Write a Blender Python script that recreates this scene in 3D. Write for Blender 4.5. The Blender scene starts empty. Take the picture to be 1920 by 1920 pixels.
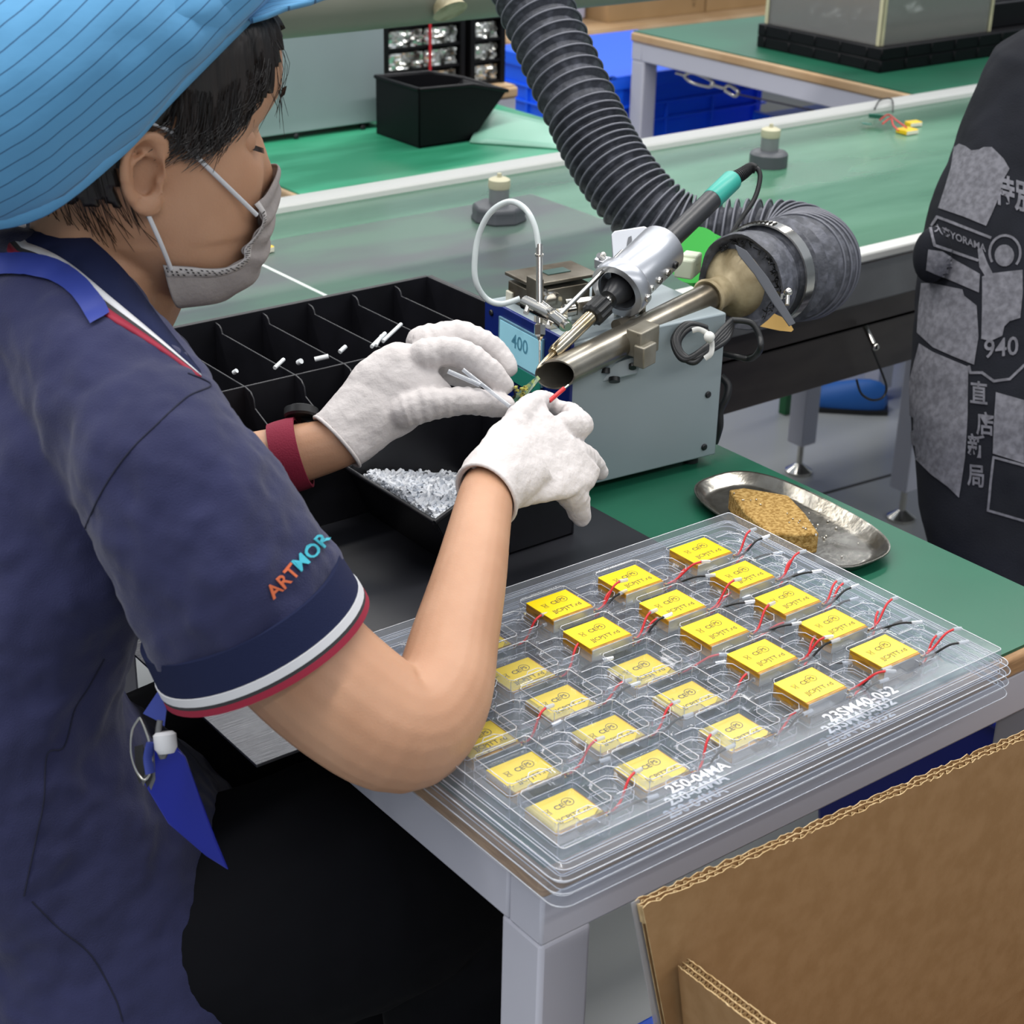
import bpy, bmesh, math, random
from mathutils import Vector, Matrix, noise
from mathutils.bvhtree import BVHTree
PI = math.pi
R = math.radians
random.seed(7)
COL = bpy.context.scene.collection
SC = bpy.context.scene

# ---------------------------------------------------------------- camera
CAMPOS = Vector((0, 0, 1.52))
FPX = 3200.0
def _cam_axes():
    p, r, y = R(25.203), R(1.308), R(51.977)
    f = Vector((math.cos(y)*math.cos(p), math.sin(y)*math.cos(p), -math.sin(p)))
    rt = Vector((math.sin(y), -math.cos(y), 0))
    up = rt.cross(f)
    return rt*math.cos(r)+up*math.sin(r), up*math.cos(r)-rt*math.sin(r), f
CR, CU, CF = _cam_axes()
cd = bpy.data.cameras.new('camera')
cd.sensor_width = 36.0
cd.lens = FPX/1920*36
cd.clip_start = 0.05
cd.dof.use_dof = True
cd.dof.focus_distance = 1.62
cd.dof.aperture_fstop = 13
cam = bpy.data.objects.new('camera', cd)
COL.objects.link(cam)
cam.matrix_world = Matrix(((CR.x, CU.x, -CF.x, CAMPOS.x), (CR.y, CU.y, -CF.y, CAMPOS.y), (CR.z, CU.z, -CF.z, CAMPOS.z), (0, 0, 0, 1)))
SC.camera = cam

def ray(px, py): return CF + CR*((px-960)/FPX) + CU*((960-py)/FPX)
def PD(px, py, d): return CAMPOS + ray(px, py)*d
def PZ(px, py, z):
    r = ray(px, py); return CAMPOS + r*((z-CAMPOS.z)/r.z)
def PX(px, py, x):
    r = ray(px, py); return CAMPOS + r*(x/r.x)
def PY(px, py, y):
    r = ray(px, py); return CAMPOS + r*(y/r.y)

# ---------------------------------------------------------------- light
w = bpy.data.worlds.new('world'); SC.world = w
w.use_nodes = True
w.node_tree.nodes['Background'].inputs[0].default_value = (0.80, 0.88, 1.0, 1)
w.node_tree.nodes['Background'].inputs[1].default_value = 0.50
def area(name, loc, size, power, col=(1, .97, .93), rot=(0, 0, 0)):
    l = bpy.data.lights.new(name, 'AREA'); l.shape = 'RECTANGLE'
    l.size, l.size_y = size; l.energy = power; l.color = col
    o = bpy.data.objects.new(name, l); o.location = loc; o.rotation_euler = rot
    COL.objects.link(o); return o
for yy, pw_, xx in ((-1.3, 60, 1.2), (1.15, 85, .6), (2.75, 75, 1.6), (5.6, 85, 3.5)):
    area('ceiling_tube_light', (xx, yy, 3.0), (6.5, .22), pw_)
SC.view_settings.view_transform = 'Standard'
SC.view_settings.look = 'None'
SC.view_settings.gamma = 1
SC.view_settings.use_curve_mapping = False
SC.view_settings.exposure = 0.25

# ---------------------------------------------------------------- materials
def lin(h):
    h = h.lstrip('#'); c = [int(h[i:i+2], 16)/255 for i in (0, 2, 4)]
    return tuple((x/12.92 if x <= .04045 else ((x+.055)/1.055)**2.4) for x in c)+(1,)
MATS = {}
def M(name, col, rough=.5, metal=0.0, col2=None, nscale=20, namt=1.0, stretch=None, bump=0, bscale=200, bstretch=None,
      spec=.5, coat=0, alpha=1, emit=0, sheen=0, sss=0, coords='Object', detail=3, ramp=(.35, .65)):
    if name in MATS: return MATS[name]
    m = bpy.data.materials.new(name); m.use_nodes = True
    nt = m.node_tree; N = nt.nodes; Lk = nt.links
    b = N['Principled BSDF']
    b.inputs['Base Color'].default_value = lin(col)
    b.inputs['Roughness'].default_value = rough
    b.inputs['Metallic'].default_value = metal
    b.inputs['Specular IOR Level'].default_value = spec
    b.inputs['Coat Weight'].default_value = coat
    b.inputs['Sheen Weight'].default_value = sheen
    b.inputs['Alpha'].default_value = alpha
    if sss:
        b.inputs['Subsurface Weight'].default_value = sss
        b.inputs['Subsurface Radius'].default_value = (.01, .004, .002)
        b.inputs['Subsurface Scale'].default_value = 1.0
    if emit:
        b.inputs['Emission Color'].default_value = lin(col)
        b.inputs['Emission Strength'].default_value = emit
    if col2 or bump:
        tc = N.new('ShaderNodeTexCoord')
    def nz(scale, st, det):
        mp = N.new('ShaderNodeMapping')
        if st: mp.inputs['Scale'].default_value = st
        Lk.new(tc.outputs[coords], mp.inputs[0])
        n = N.new('ShaderNodeTexNoise'); n.inputs['Scale'].default_value = scale; n.inputs['Detail'].default_value = det
        Lk.new(mp.outputs[0], n.inputs['Vector']); return n
    if col2:
        n = nz(nscale, stretch, detail)
        r = N.new('ShaderNodeValToRGB')
        r.color_ramp.elements[0].position, r.color_ramp.elements[1].position = ramp
        r.color_ramp.elements[0].color = lin(col); r.color_ramp.elements[1].color = lin(col2)
        Lk.new(n.outputs[0], r.inputs[0]); Lk.new(r.outputs[0], b.inputs['Base Color'])
    if bump:
        n = nz(bscale, bstretch, 3)
        bp = N.new('ShaderNodeBump'); bp.inputs['Strength'].default_value = bump; bp.inputs['Distance'].default_value = .002
        Lk.new(n.outputs[0], bp.inputs['Height']); Lk.new(bp.outputs[0], b.inputs['Normal'])
    MATS[name] = m
    return m
def clear_mat(name, tint='f2f5fa', gloss=.12, rough=.06, base=.02, power=3.0, frost=0.0, frostcol='e8ecf2'):
    m = bpy.data.materials.new(name); m.use_nodes = True
    nt = m.node_tree; N = nt.nodes; Lk = nt.links
    N.remove(N['Principled BSDF'])
    out = N['Material Output']
    tr = N.new('ShaderNodeBsdfTransparent'); tr.inputs[0].default_value = lin(tint)
    gl = N.new('ShaderNodeBsdfGlossy'); gl.inputs['Roughness'].default_value = rough
    lw = N.new('ShaderNodeLayerWeight'); lw.inputs['Blend'].default_value = .5
    pw = N.new('ShaderNodeMath'); pw.operation = 'POWER'; pw.inputs[1].default_value = power
    ma = N.new('ShaderNodeMath'); ma.operation = 'MULTIPLY_ADD'; ma.inputs[1].default_value = gloss; ma.inputs[2].default_value = base
    Lk.new(lw.outputs['Facing'], pw.inputs[0]); Lk.new(pw.outputs[0], ma.inputs[0])
    mx = N.new('ShaderNodeMixShader'); Lk.new(ma.outputs[0], mx.inputs[0]); Lk.new(tr.outputs[0], mx.inputs[1]); Lk.new(gl.outputs[0], mx.inputs[2])
    last = mx
    if frost:
        df = N.new('ShaderNodeBsdfDiffuse'); df.inputs[0].default_value = lin(frostcol)
        m2 = N.new('ShaderNodeMixShader'); m2.inputs[0].default_value = frost
        Lk.new(mx.outputs[0], m2.inputs[1]); Lk.new(df.outputs[0], m2.inputs[2]); last = m2
    Lk.new(last.outputs[0], out.inputs[0])
    MATS[name] = m
    return m

# ---------------------------------------------------------------- mesh helpers
def frames(pts, closed=False):
    n = len(pts); T = []
    for i in range(n):
        a = pts[i-1] if i > 0 else pts[0]; b = pts[i+1] if i < n-1 else pts[-1]
        t = (b-a); T.append(t.normalized() if t.length > 1e-9 else Vector((0, 0, 1)))
    ref = Vector((0, 0, 1)) if abs(T[0].z) < .9 else Vector((1, 0, 0))
    U = [(ref - T[0]*ref.dot(T[0])).normalized()]
    for i in range(1, n):
        u = U[-1] - T[i]*U[-1].dot(T[i])
        U.append(u.normalized())
    return T, U
def spline(pts, n=8):
    """Catmull-Rom through the points; each item may be a Vector or a tuple of numbers"""
    P = [tuple(p) for p in pts]; out = []
    for i in range(len(P)-1):
        p0 = P[max(i-1, 0)]; p1 = P[i]; p2 = P[i+1]; p3 = P[min(i+2, len(P)-1)]
        for k in range(n):
            t = k/n
            out.append(tuple(.5*((2*b)+(-a+c)*t+(2*a-5*b+4*c-d)*t*t+(-a+3*b-3*c+d)*t**3) for a, b, c, d in zip(p0, p1, p2, p3)))
    out.append(P[-1]); return out
def sv(pts, n=8): return [Vector(p) for p in spline(pts, n)]
class MB:
    def __init__(s): s.v = []; s.f = []; s.mi = []; s.uv = {}
    def add(s, vs, fs, mi=0):
        o = len(s.v); s.v += [Vector(v) for v in vs]
        for f in fs: s.f.append([i+o for i in f]); s.mi.append(mi)
        return o
    def box(s, c, size, rz=0, mi=0, rot=None):
        hx, hy, hz = size[0]/2, size[1]/2, size[2]/2
        m = rot if rot is not None else Matrix.Rotation(rz, 3, 'Z')
        vs = [Vector(c)+m @ Vector((x*hx, y*hy, z*hz)) for z in (-1, 1) for y in (-1, 1) for x in (-1, 1)]
        s.add(vs, [(0, 2, 3, 1), (4, 5, 7, 6), (0, 1, 5, 4), (2, 6, 7, 3), (0, 4, 6, 2), (1, 3, 7, 5)], mi); return s
    def bb(s, x0, x1, y0, y1, z0, z1, mi=0): return s.box(((x0+x1)/2, (y0+y1)/2, (z0+z1)/2), (abs(x1-x0), abs(y1-y0), abs(z1-z0)), mi=mi)
    def hexa(s, b, t, mi=0):
        """four bottom corners and four top corners, same turning direction (counter-clockwise from above)"""
        s.add(list(b)+list(t), [(3, 2, 1, 0), (4, 5, 6, 7), (0, 1, 5, 4), (1, 2, 6, 5), (2, 3, 7, 6), (3, 0, 4, 7)], mi); return s
    def loft(s, rings, cap=True, mi=0, closed=False):
        n = len(rings[0]); o = len(s.v)
        for r in rings: s.v += [Vector(p) for p in r]
        m = len(rings)
        for i in range(m-1 if not closed else m):
            a = o+i*n; b = o+((i+1) % m)*n
            for k in range(n):
                s.f.append([a+k, a+(k+1) % n, b+(k+1) % n, b+k]); s.mi.append(mi)
        if cap and not closed:
            s.f.append([o+k for k in range(n)][::-1]); s.mi.append(mi)
            s.f.append([o+(m-1)*n+k for k in range(n)]); s.mi.append(mi)
        return s
    def tube(s, pts, r, seg=10, cap=True, mi=0, flat=1.0, ref=None):
        pts = [Vector(p) for p in pts]
        T, U = frames(pts)
        rings = []
        for i, p in enumerate(pts):
            rr = r[i] if isinstance(r, (list, tuple)) else r
            u = U[i]
            if ref is not None:
                rf = Vector(ref); u = rf - T[i]*rf.dot(T[i]); u.normalize()
            w_ = T[i].cross(u)
            rings.append([p+u*(math.cos(a)*rr)+w_*(math.sin(a)*rr*flat) for a in [2*PI*k/seg for k in range(seg)]])
        return s.loft(rings, cap, mi)
    def cyl(s, a, b, r, r2=None, seg=20, cap=True, mi=0):
        return s.tube([a, b], [r, r if r2 is None else r2], seg, cap, mi)
    def lathe(s, prof, org, axis=(0, 0, 1), seg=24, cap=True, mi=0):
        """prof: (radius, distance along the axis)"""
        ax = Vector(axis).normalized(); ref = Vector((0, 0, 1)) if abs(ax.z) < .9 else Vector((1, 0, 0))
        u = (ref-ax*ref.dot(ax)).normalized(); w_ = ax.cross(u); org = Vector(org)
        rings = [[org+ax*h+u*(math.cos(2*PI*k/seg)*max(r, 1e-5))+w_*(math.sin(2*PI*k/seg)*max(r, 1e-5)) for k in range(seg)] for r, h in prof]
        return s.loft(rings, cap, mi)
    def ball(s, c, r, seg=12, ri=8, sc=(1, 1, 1), mi=0):
        c = Vector(c); rings = []
        for i in range(ri+1):
            a = PI*i/ri; rr = max(math.sin(a), .001)
            rings.append([c+Vector((math.cos(2*PI*k/seg)*rr*r*sc[0], math.sin(2*PI*k/seg)*rr*r*sc[1], -math.cos(a)*r*sc[2])) for k in range(seg)])
        return s.loft(rings, True, mi)
    def grid(s, G, mi=0, wrap=False):
        """G[i][j] points, open sheet"""
        o = len(s.v); n = len(G[0])
        for r in G: s.v += [Vector(p) for p in r]
        for i in range(len(G)-1):
            for j in range(n if wrap else n-1):
                a = o+i*n+j; b = o+i*n+(j+1) % n
                s.f.append([a, b, b+n, a+n]); s.mi.append(mi)
        return s
    def prism(s, poly, vec, mi=0):
        n = len(poly); vec = Vector(vec)
        vs = [Vector(p) for p in poly]+[Vector(p)+vec for p in poly]
        fs = [tuple(range(n))[::-1], tuple(range(n, 2*n))]+[(k, (k+1) % n, n+(k+1) % n, n+k) for k in range(n)]
        s.add(vs, fs, mi); return s
    def xf(s, m, start=0):
        for i in range(start, len(s.v)): s.v[i] = m @ s.v[i]
        return s
    def build(s, name, mats, parent=None, smooth=None, bevel=0, solid=0, sub=0, recalc=True, bseg=2, remesh=0, smoothit=0, origin=None, clamp=40, disp=None):
        me = bpy.data.meshes.new(name)
        if parent is None:
            if origin is None:
                xs = [v.x for v in s.v]; ys = [v.y for v in s.v]; zs = [v.z for v in s.v]
                org = Vector(((min(xs)+max(xs))/2, (min(ys)+max(ys))/2, min(zs)))
            else: org = Vector(origin)
            sh = org
        else:
            sh = wloc(parent); org = Vector((0, 0, 0))
        me.from_pydata([tuple(v-sh) for v in s.v], [], s.f)
        if not isinstance(mats, (list, tuple)): mats = [mats]
        for m in mats: me.materials.append(m)
        for p, i in zip(me.polygons, s.mi): p.material_index = i
        if recalc:
            bm = bmesh.new(); bm.from_mesh(me); bmesh.ops.recalc_face_normals(bm, faces=bm.faces); bm.to_mesh(me); bm.free()
        if s.uv:
            ul = me.uv_layers.new(name='UVMap')
            for lp in me.loops: ul.data[lp.index].uv = s.uv.get(lp.vertex_index, (0, 0))
        o = bpy.data.objects.new(name, me); COL.objects.link(o)
        if parent is not None: o.parent = parent
        o.location = org
        if smooth is None: smooth = 35
        if smooth:
            me.polygons.foreach_set('use_smooth', [True]*len(me.polygons))
            if smooth < 180 and not remesh: me.set_sharp_from_angle(angle=R(smooth))
        if solid:
            md = o.modifiers.new('thickness', 'SOLIDIFY'); md.thickness = solid; md.offset = -1
        if remesh:
            md = o.modifiers.new('remesh', 'REMESH'); md.mode = 'VOXEL'; md.voxel_size = remesh; md.use_smooth_shade = True
        if smoothit:
            md = o.modifiers.new('smooth', 'SMOOTH'); md.factor = .5; md.iterations = smoothit
        if disp:
            for k_, (sz, st) in enumerate(disp):
                tx = bpy.data.textures.new('folds', 'CLOUDS'); tx.noise_scale = sz; tx.noise_depth = 2
                md = o.modifiers.new('folds', 'DISPLACE'); md.texture = tx; md.strength = st; md.mid_level = .5; md.texture_coords = 'GLOBAL'
        if bevel:
            md = o.modifiers.new('bevel', 'BEVEL'); md.width = bevel; md.segments = bseg; md.limit_method = 'ANGLE'; md.angle_limit = R(clamp)
        if sub:
            md = o.modifiers.new('sub', 'SUBSURF'); md.levels = sub; md.render_levels = sub
        return o
def wloc(o):
    v = Vector((0, 0, 0))
    while o is not None: v += o.location; o = o.parent
    return v
def tag(o, label=None, cat=None, group=None, kind=None):
    if label: o['label'] = label
    if cat: o['category'] = cat
    if group: o['group'] = group
    if kind: o['kind'] = kind
    return o
def thing(name, loc, label, cat, group=None):
    o = bpy.data.objects.new(name, None); o.empty_display_size = .05; COL.objects.link(o); o.location = loc
    return tag(o, label, cat, group)
def copy_tree(o, parent=None):
    c = o.copy(); COL.objects.link(c)
    if parent is not None: c.parent = parent
    for ch in list(o.children): copy_tree(ch, c)
    return c
def text_mesh(txt, size=1.0, bold=0.0, align='CENTER', extrude=0, res=3):
    cu = bpy.data.curves.new('lettering', 'FONT'); cu.body = txt; cu.size = size; cu.align_x = align; cu.align_y = 'CENTER'
    cu.offset = bold; cu.extrude = extrude; cu.resolution_u = res
    o = bpy.data.objects.new('lettering', cu); COL.objects.link(o)
    dg = bpy.context.evaluated_depsgraph_get(); dg.update()
    me = bpy.data.meshes.new_from_object(o.evaluated_get(dg))
    vs = [v.co.copy() for v in me.vertices]; fs = [tuple(p.vertices) for p in me.polygons]
    bpy.data.objects.remove(o); bpy.data.curves.remove(cu); bpy.data.meshes.remove(me)
    return vs, fs
def bvh_of(objs):
    dg = bpy.context.evaluated_depsgraph_get(); dg.update()
    V = []; Fc = []
    for o in objs:
        e = o.evaluated_get(dg); me = e.to_mesh(); off = len(V); mw = o.matrix_world
        V += [mw @ v.co for v in me.vertices]; Fc += [[i+off for i in p.vertices] for p in me.polygons]
        e.to_mesh_clear()
    return BVHTree.FromPolygons(V, Fc)
# ================================================================ shared materials
m_floor = M('epoxy_floor', '93979a', .36, col2='a2a5a2', nscale=1.2, bump=.05, bscale=30, coat=.1)
m_green = M('green_mat', '1a6148', .42, col2='165640', nscale=3, bump=.04, bscale=300)
m_green2 = M('green_mat_worn', '2a8562', .38, col2='46a581', nscale=4, stretch=(1, 4, 1), ramp=(.45, .8))
m_belt = M('green_belt', '3f6f57', .26, col2='5d8a72', nscale=2.2, stretch=(.8, 3, 1), bump=.02, bscale=14, detail=5, coat=.1)
m_wood = M('beech_edge', 'b08a62', .45, col2='94704c', nscale=12, stretch=(3, 3, 30))
m_wood2 = M('pale_wood_edge', 'bfa27e', .45, col2='b08f69', nscale=6)
m_white = M('white_paint', 'b9bac6', .4)
m_rail = M('white_rail', 'd9dad6', .4)
m_steel = M('galvanised_steel', '7f8082', .35, .6, col2='6a6a6c', nscale=6)
m_darksteel = M('brown_steel', '453f40', .45, .35, col2='5c5552', nscale=5, stretch=(1, 1, 3))
m_black = M('black_plastic', '0d0d11', .5, spec=.25)
m_blackg = M('black_tray_plastic', '101015', .42, col2='16161c', nscale=30)
m_sheet = M('corrugated_black_sheet', '1c1d22', .42, col2='25262c', nscale=8)
m_chrome = M('polished_metal', 'c9c6bf', .16, 1)
m_pipe = M('stained_steel_pipe', 'a09b90', .3, .85, col2='736b5c', nscale=14, stretch=(1, 1, 1), detail=6)
m_alu = M('satin_aluminium', 'b9bcc2', .34, .8)
m_blue = M('blue_crate_plastic', '1460ee', .4, spec=.4)
m_blued = M('dark_blue_bin_plastic', '0b1f86', .45)
m_rubber = M('black_rubber', '17181a', .45)
m_card = M('brown_cardboard', 'a07e58', .8, col2='97754f', nscale=60, bump=.1, bscale=400, spec=.2)
m_cardp = M('pale_cardboard', 'b3926a', .8, col2='a98860', nscale=20, spec=.2)
m_duct = M('grey_pvc_duct', '8d8b80', .5, col2='817f74', nscale=3)
m_machine = M('pale_grey_paint', '97a3a8', .38, col2='8f9b9f', nscale=4)
m_screwm = M('black_screw', '15161a', .4)

# ================================================================ setting
b = MB(); b.bb(-4, 11, -4, 12, -.1, 0); fl = b.build('floor', m_floor, smooth=0); tag(fl, kind='structure')
# thin dark joint in the floor
def strip(name, a, c, wd, mat, h=.001):
    a = Vector(a); c = Vector(c); d = (c-a).normalized(); n = Vector((-d.y, d.x, 0))*wd/2
    b = MB(); b.prism([a-n, c-n, c+n, a+n], (0, 0, h)); return b.build(name, mat, smooth=0)
o = strip('trim_1', PZ(1330, 985, 0), PZ(1800, 855, 0), .008, M('dark_joint', '2b2c2c', .7)); tag(o, kind='structure')

# ================================================================ workbenches
def bench(name, x0, x1, y0, y1, label, mat_top, mat_wood, legs, top=.75, apron=True, group=None, frame_mat=None, cross=True):
    fm = frame_mat or m_white
    root = thing(name, ((x0+x1)/2, (y0+y1)/2, 0), label, 'workbench', group)
    b = MB(); b.bb(x0, x1, y0, y1, top-.028, top-.003); b.build('tabletop', mat_wood, root, bevel=.006, bseg=3)
    b = MB(); b.bb(x0+.006, x1-.006, y0+.006, y1-.006, top-.004, top); mt = b.build('table_mat', mat_top, root, smooth=0)
    s = .045; i = .0
    b = MB()
    za, zb = top-.075, top-.028
    b.bb(x0+.004, x1-.004, y0+.004, y0+s, za, zb); b.bb(x0+.004, x1-.004, y1-s, y1-.004, za, zb)
    b.bb(x0+.004, x0+s, y0+s, y1-s, za, zb); b.bb(x1-s, x1-.004, y0+s, y1-s, za, zb)
    b.build('frame', fm, root, bevel=.003)
    for (lx, ly) in legs:
        b = MB(); b.bb(lx, lx+.05, ly, ly+.05, .03, za); lg = b.build('leg', fm, root, bevel=.004)
        b = MB(); b.lathe([(.022, 0), (.024, .012), (.008, .016), (.008, .034)], (lx+.025, ly+.025, 0)); b.build('foot', m_steel, lg)
    return root
nb = bench('workbench', .650, 1.322, .785, 1.64, 'green topped workbench with brown wooden edge in front of the seated worker', m_green, m_wood,
      [(.655, .79), (1.268, .79), (.653, 1.585), (1.268, 1.585)])
b2a = PZ(575, 372, .75); b2b = PZ(1171, 271, .75)
bench('workbench', b2a.x, 2.24, 2.50, 3.03, 'green topped bench behind the conveyor carrying a grey machine and an empty black bin', m_green2, m_wood2,
      [(b2a.x+.01, 2.51), (2.18, 2.51), (b2a.x+.01, 2.97), (2.18, 2.97)])
bench('workbench', 3.10, 4.15, 2.52, 3.50, 'green topped bench with white frame at the far right carrying black trays', m_green, m_wood2,
      [(3.105, 2.53), (4.09, 2.53), (3.105, 3.445), (4.09, 3.445)])
bench('workbench', 1.50, 2.40, 3.08, 3.8, 'wood edged bench at the back under the racks of foil packs', m_wood2, m_wood2,
      [(1.51, 3.09), (2.34, 3.09), (1.51, 3.74), (2.34, 3.74)])
q = PZ(1090, 62, .50)
bench('workbench', q.x-.3, q.x+2.2, q.y, q.y+.8, 'low wood topped bench farthest back under two cardboard cartons', m_wood2, m_wood2,
      [(q.x-.29, q.y+.01), (q.x+2.1, q.y+.01), (q.x-.29, q.y+.74), (q.x+2.1, q.y+.74)], top=.50)

# ================================================================ conveyor
cv = thing('conveyor', (2.2, 2.0, 0), 'long conveyor with worn green belt between white side rails', 'conveyor')
CX0, CX1 = -1.2, 7.5; YN, YF = 1.655, 2.375
b = MB(); b.bb(CX0, CX1, YN+.03, YF-.0, .745, .772); b.build('belt', m_belt, cv, smooth=0)
for (a, c) in ((YN, YN+.032), (YF-.005, YF+.045)):
    b = MB(); b.bb(CX0, CX1, a, c, .768, .784); b.build('side_rail', m_rail, cv, bevel=.004)
for (a, c) in ((YN+.004, YN+.03), (YF+.0, YF+.04)):
    b = MB(); b.bb(CX0, CX1, a, c, .70, .768); b.build('side_frame', m_steel, cv, bevel=.003)
b = MB(); b.bb(CX0, CX1, YN+.05, YF-.05, .70, .712); b.build('slider_bed', m_steel, cv)
lp = PZ(1672, 965, 0)
for lx in (-.5, lp.x, lp.x+2.4):
    for ly in (lp.y-.025, YF-.03):
        b = MB(); b.bb(lx-.02, lx+.025, ly-.02, ly+.025, .07, .70); lg = b.build('leg', m_white, cv, bevel=.003)
        b = MB(); b.lathe([(.03, 0), (.03, .006), (.018, .014), (.007, .022), (.007, .08)], (lx, ly, 0)); b.build('levelling_foot', m_chrome, lg)
# lower brown steel channel under the conveyor
b = MB()
ca, cb_ = PZ(1360, 640, .52), PZ(1710, 577, .52)
b.bb(CX0, CX1, 1.705, 1.745, .555, .640); b.bb(CX0, CX1, 1.70, 1.80, .640, .648); b.bb(CX0, CX1, 1.70, 1.704, .640, .690); b.bb(CX0, CX1, 1.70, 1.78, .685, .690)
b.build('cross_member', m_darksteel, cv, bevel=.003)
b = MB(); q = PZ(1640, 735, .56); b.bb(q.x-.03, q.x+.05, 1.1, 1.75, .53, .556) if 0 else b.bb(q.x, q.x+.06, YN+.1, YF, .53, .556); b.build('cross_brace', m_darksteel, cv, bevel=.003)
# grey patch over the left part of the belt, mottled with green
ps = [PZ(1040, 388, .7725), PZ(1200, 450, .7725), PZ(960, 585, .7725), PZ(500, 560, .7725), PZ(700, 480, .7725)]
b = MB(); 
xa = PZ(1055, 385, .7725).x
b.bb(-.6, xa, YN+.035, 2.24, .7722, .7732)
o = b.build('belt_grey_patch', M('grey_green_patch', '4a5052', .28, col2='4f6a5c', nscale=2.5, stretch=(1, 3, 1), ramp=(.4,.6)), smooth=0)
tag(o, 'dull grey patch on the green belt behind the soldering machine', 'sheet')
# white line on the belt
o = strip('marking_tape', PZ(470, 487, .7728), PZ(617, 558, .7728), .006, M('white_tape', 'c8d2cc', .5)); tag(o, 'thin white line of tape across the green belt', 'tape')
# duct above the belt
dc = thing('duct_pipe', (2, 2.35, 1.2), 'thick grey horizontal duct pipe hanging above the conveyor at the top', 'duct')
zb = PY(700, 54, 2.42)
b = MB(); b.cyl((-1.5, 2.42, zb.z+.085), (7, 2.42, zb.z+.085), .085, seg=40); b.build('pipe', m_duct, dc)
cpt = PY(843, -12, 2.34)
b = MB(); b.lathe([(.03, 0), (.032, .012), (.026, .016), (.026, .03), (.03, .036)], (cpt.x, 2.36, cpt.z), (0, -.4, -.5)); b.build('pipe_fitting', M('old_cream_plastic', 'b5ad92', .5, col2='8f8668', nscale=40), dc)
# ---- room walls, well beyond the benches
m_wall = M('painted_wall', 'c9cdd0', .8, col2='bfc3c6', nscale=2)
for nm, a in (('wall_left', (-4, 11, 12, 12.1)), ('wall_back', (11, 11.1, -4, 12)), ('wall_right', (-4, 11, -4.1, -4)), ('wall_front', (-4.1, -4, -4, 12))):
    b = MB(); b.bb(a[0], a[1], a[2], a[3], 0, 3.4); tag(b.build(nm, m_wall, smooth=0), kind='structure')
try: SC.cycles.transparent_max_bounces = 48
except Exception: pass
# ================================================================ on the near bench
# ---- black corrugated sheet
b = MB()
sx0, sx1, sy0, sy1 = .548, 1.082, 1.024, 1.66
n = 60
G = []
for i in range(n+1):
    y = sy0+(sy1-sy0)*i/n
    G.append([(x, y, .7535+.0005*math.sin(i*PI)) for x in (sx0, (sx0+sx1)/2, sx1)])
b.bb(sx0, sx1, sy0, 1.39, .7505, .7535)
sh = b.build('work_mat', m_sheet, smooth=0, bevel=.0006)
tag(sh, 'black corrugated plastic sheet covering the left part of the green bench', 'mat')
# silvery tape strips laid over its overhanging edge
b = MB()
m_tape = M('grey_duct_tape', '56585d', .28, .35, col2='74767b', nscale=30, stretch=(1, 25, 1), bump=.3, bscale=25, bstretch=(1, 30, 1), ramp=(.5, .72))
b.bb(sx0-.0005, sx0+.05, sy0-.0005, 1.39, .7534, .7541); b.build('tape_strip', m_tape, sh, smooth=0)

# ---- trays
m_clear = clear_mat('clear_tray_plastic', tint='eef1f6', gloss=.55, rough=.13, base=.035, power=3.2, frost=.062)  # frost lays a pale diffuse haze that stands in for reflections
m_emb = clear_mat('frosted_plastic', tint='f0f2f6', gloss=.5, rough=.2, base=.1, power=1.0, frost=.28, frostcol='e6e8ee')
m_edge = clear_mat('edge_glint_plastic', tint='f4f6fa', gloss=.6, rough=.15, base=.25, power=1.0, frost=.42, frostcol='eef0f6')  # pale frost colour imitates light caught on the sharp tray ridges
m_cleartube = clear_mat('clear_sleeve', tint='f4f6f8', gloss=.6, rough=.1, base=.1, power=1.5, frost=.35)
upx = {0: [(1315, 1033), (1393, 1078), (1478, 1124), (1563, 1171), (1660, 1221)], 1: [(1183, 1086), (1262, 1134), (1341, 1180), (1430, 1230), (1520, 1285)], 2: [(1050, 1134), (1121, 1187)]}
lpx = {2: [None, None, (1205, 1258), (1291, 1311), (1380, 1374)], 3: [(898, 1206), (978, 1265), (1053, 1318), (1143, 1377), (1224, 1444)], 4: [None, None, (905, 1388), (985, 1448), (1060, 1520)]}
A0, A1, B1 = PZ(1315, 1033, .797), PZ(1660, 1221, .797), PZ(1060, 1520, .784)
rv = (A1-A0)/4; colv = (B1-A1)/4; colv.z = 0
def lat(c, r): 
    p = A0+rv*r+colv*c; return Vector((p.x, p.y, 0))
trx0, trx1, try0, try1 = .638, 1.122, .749, 1.083
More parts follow.
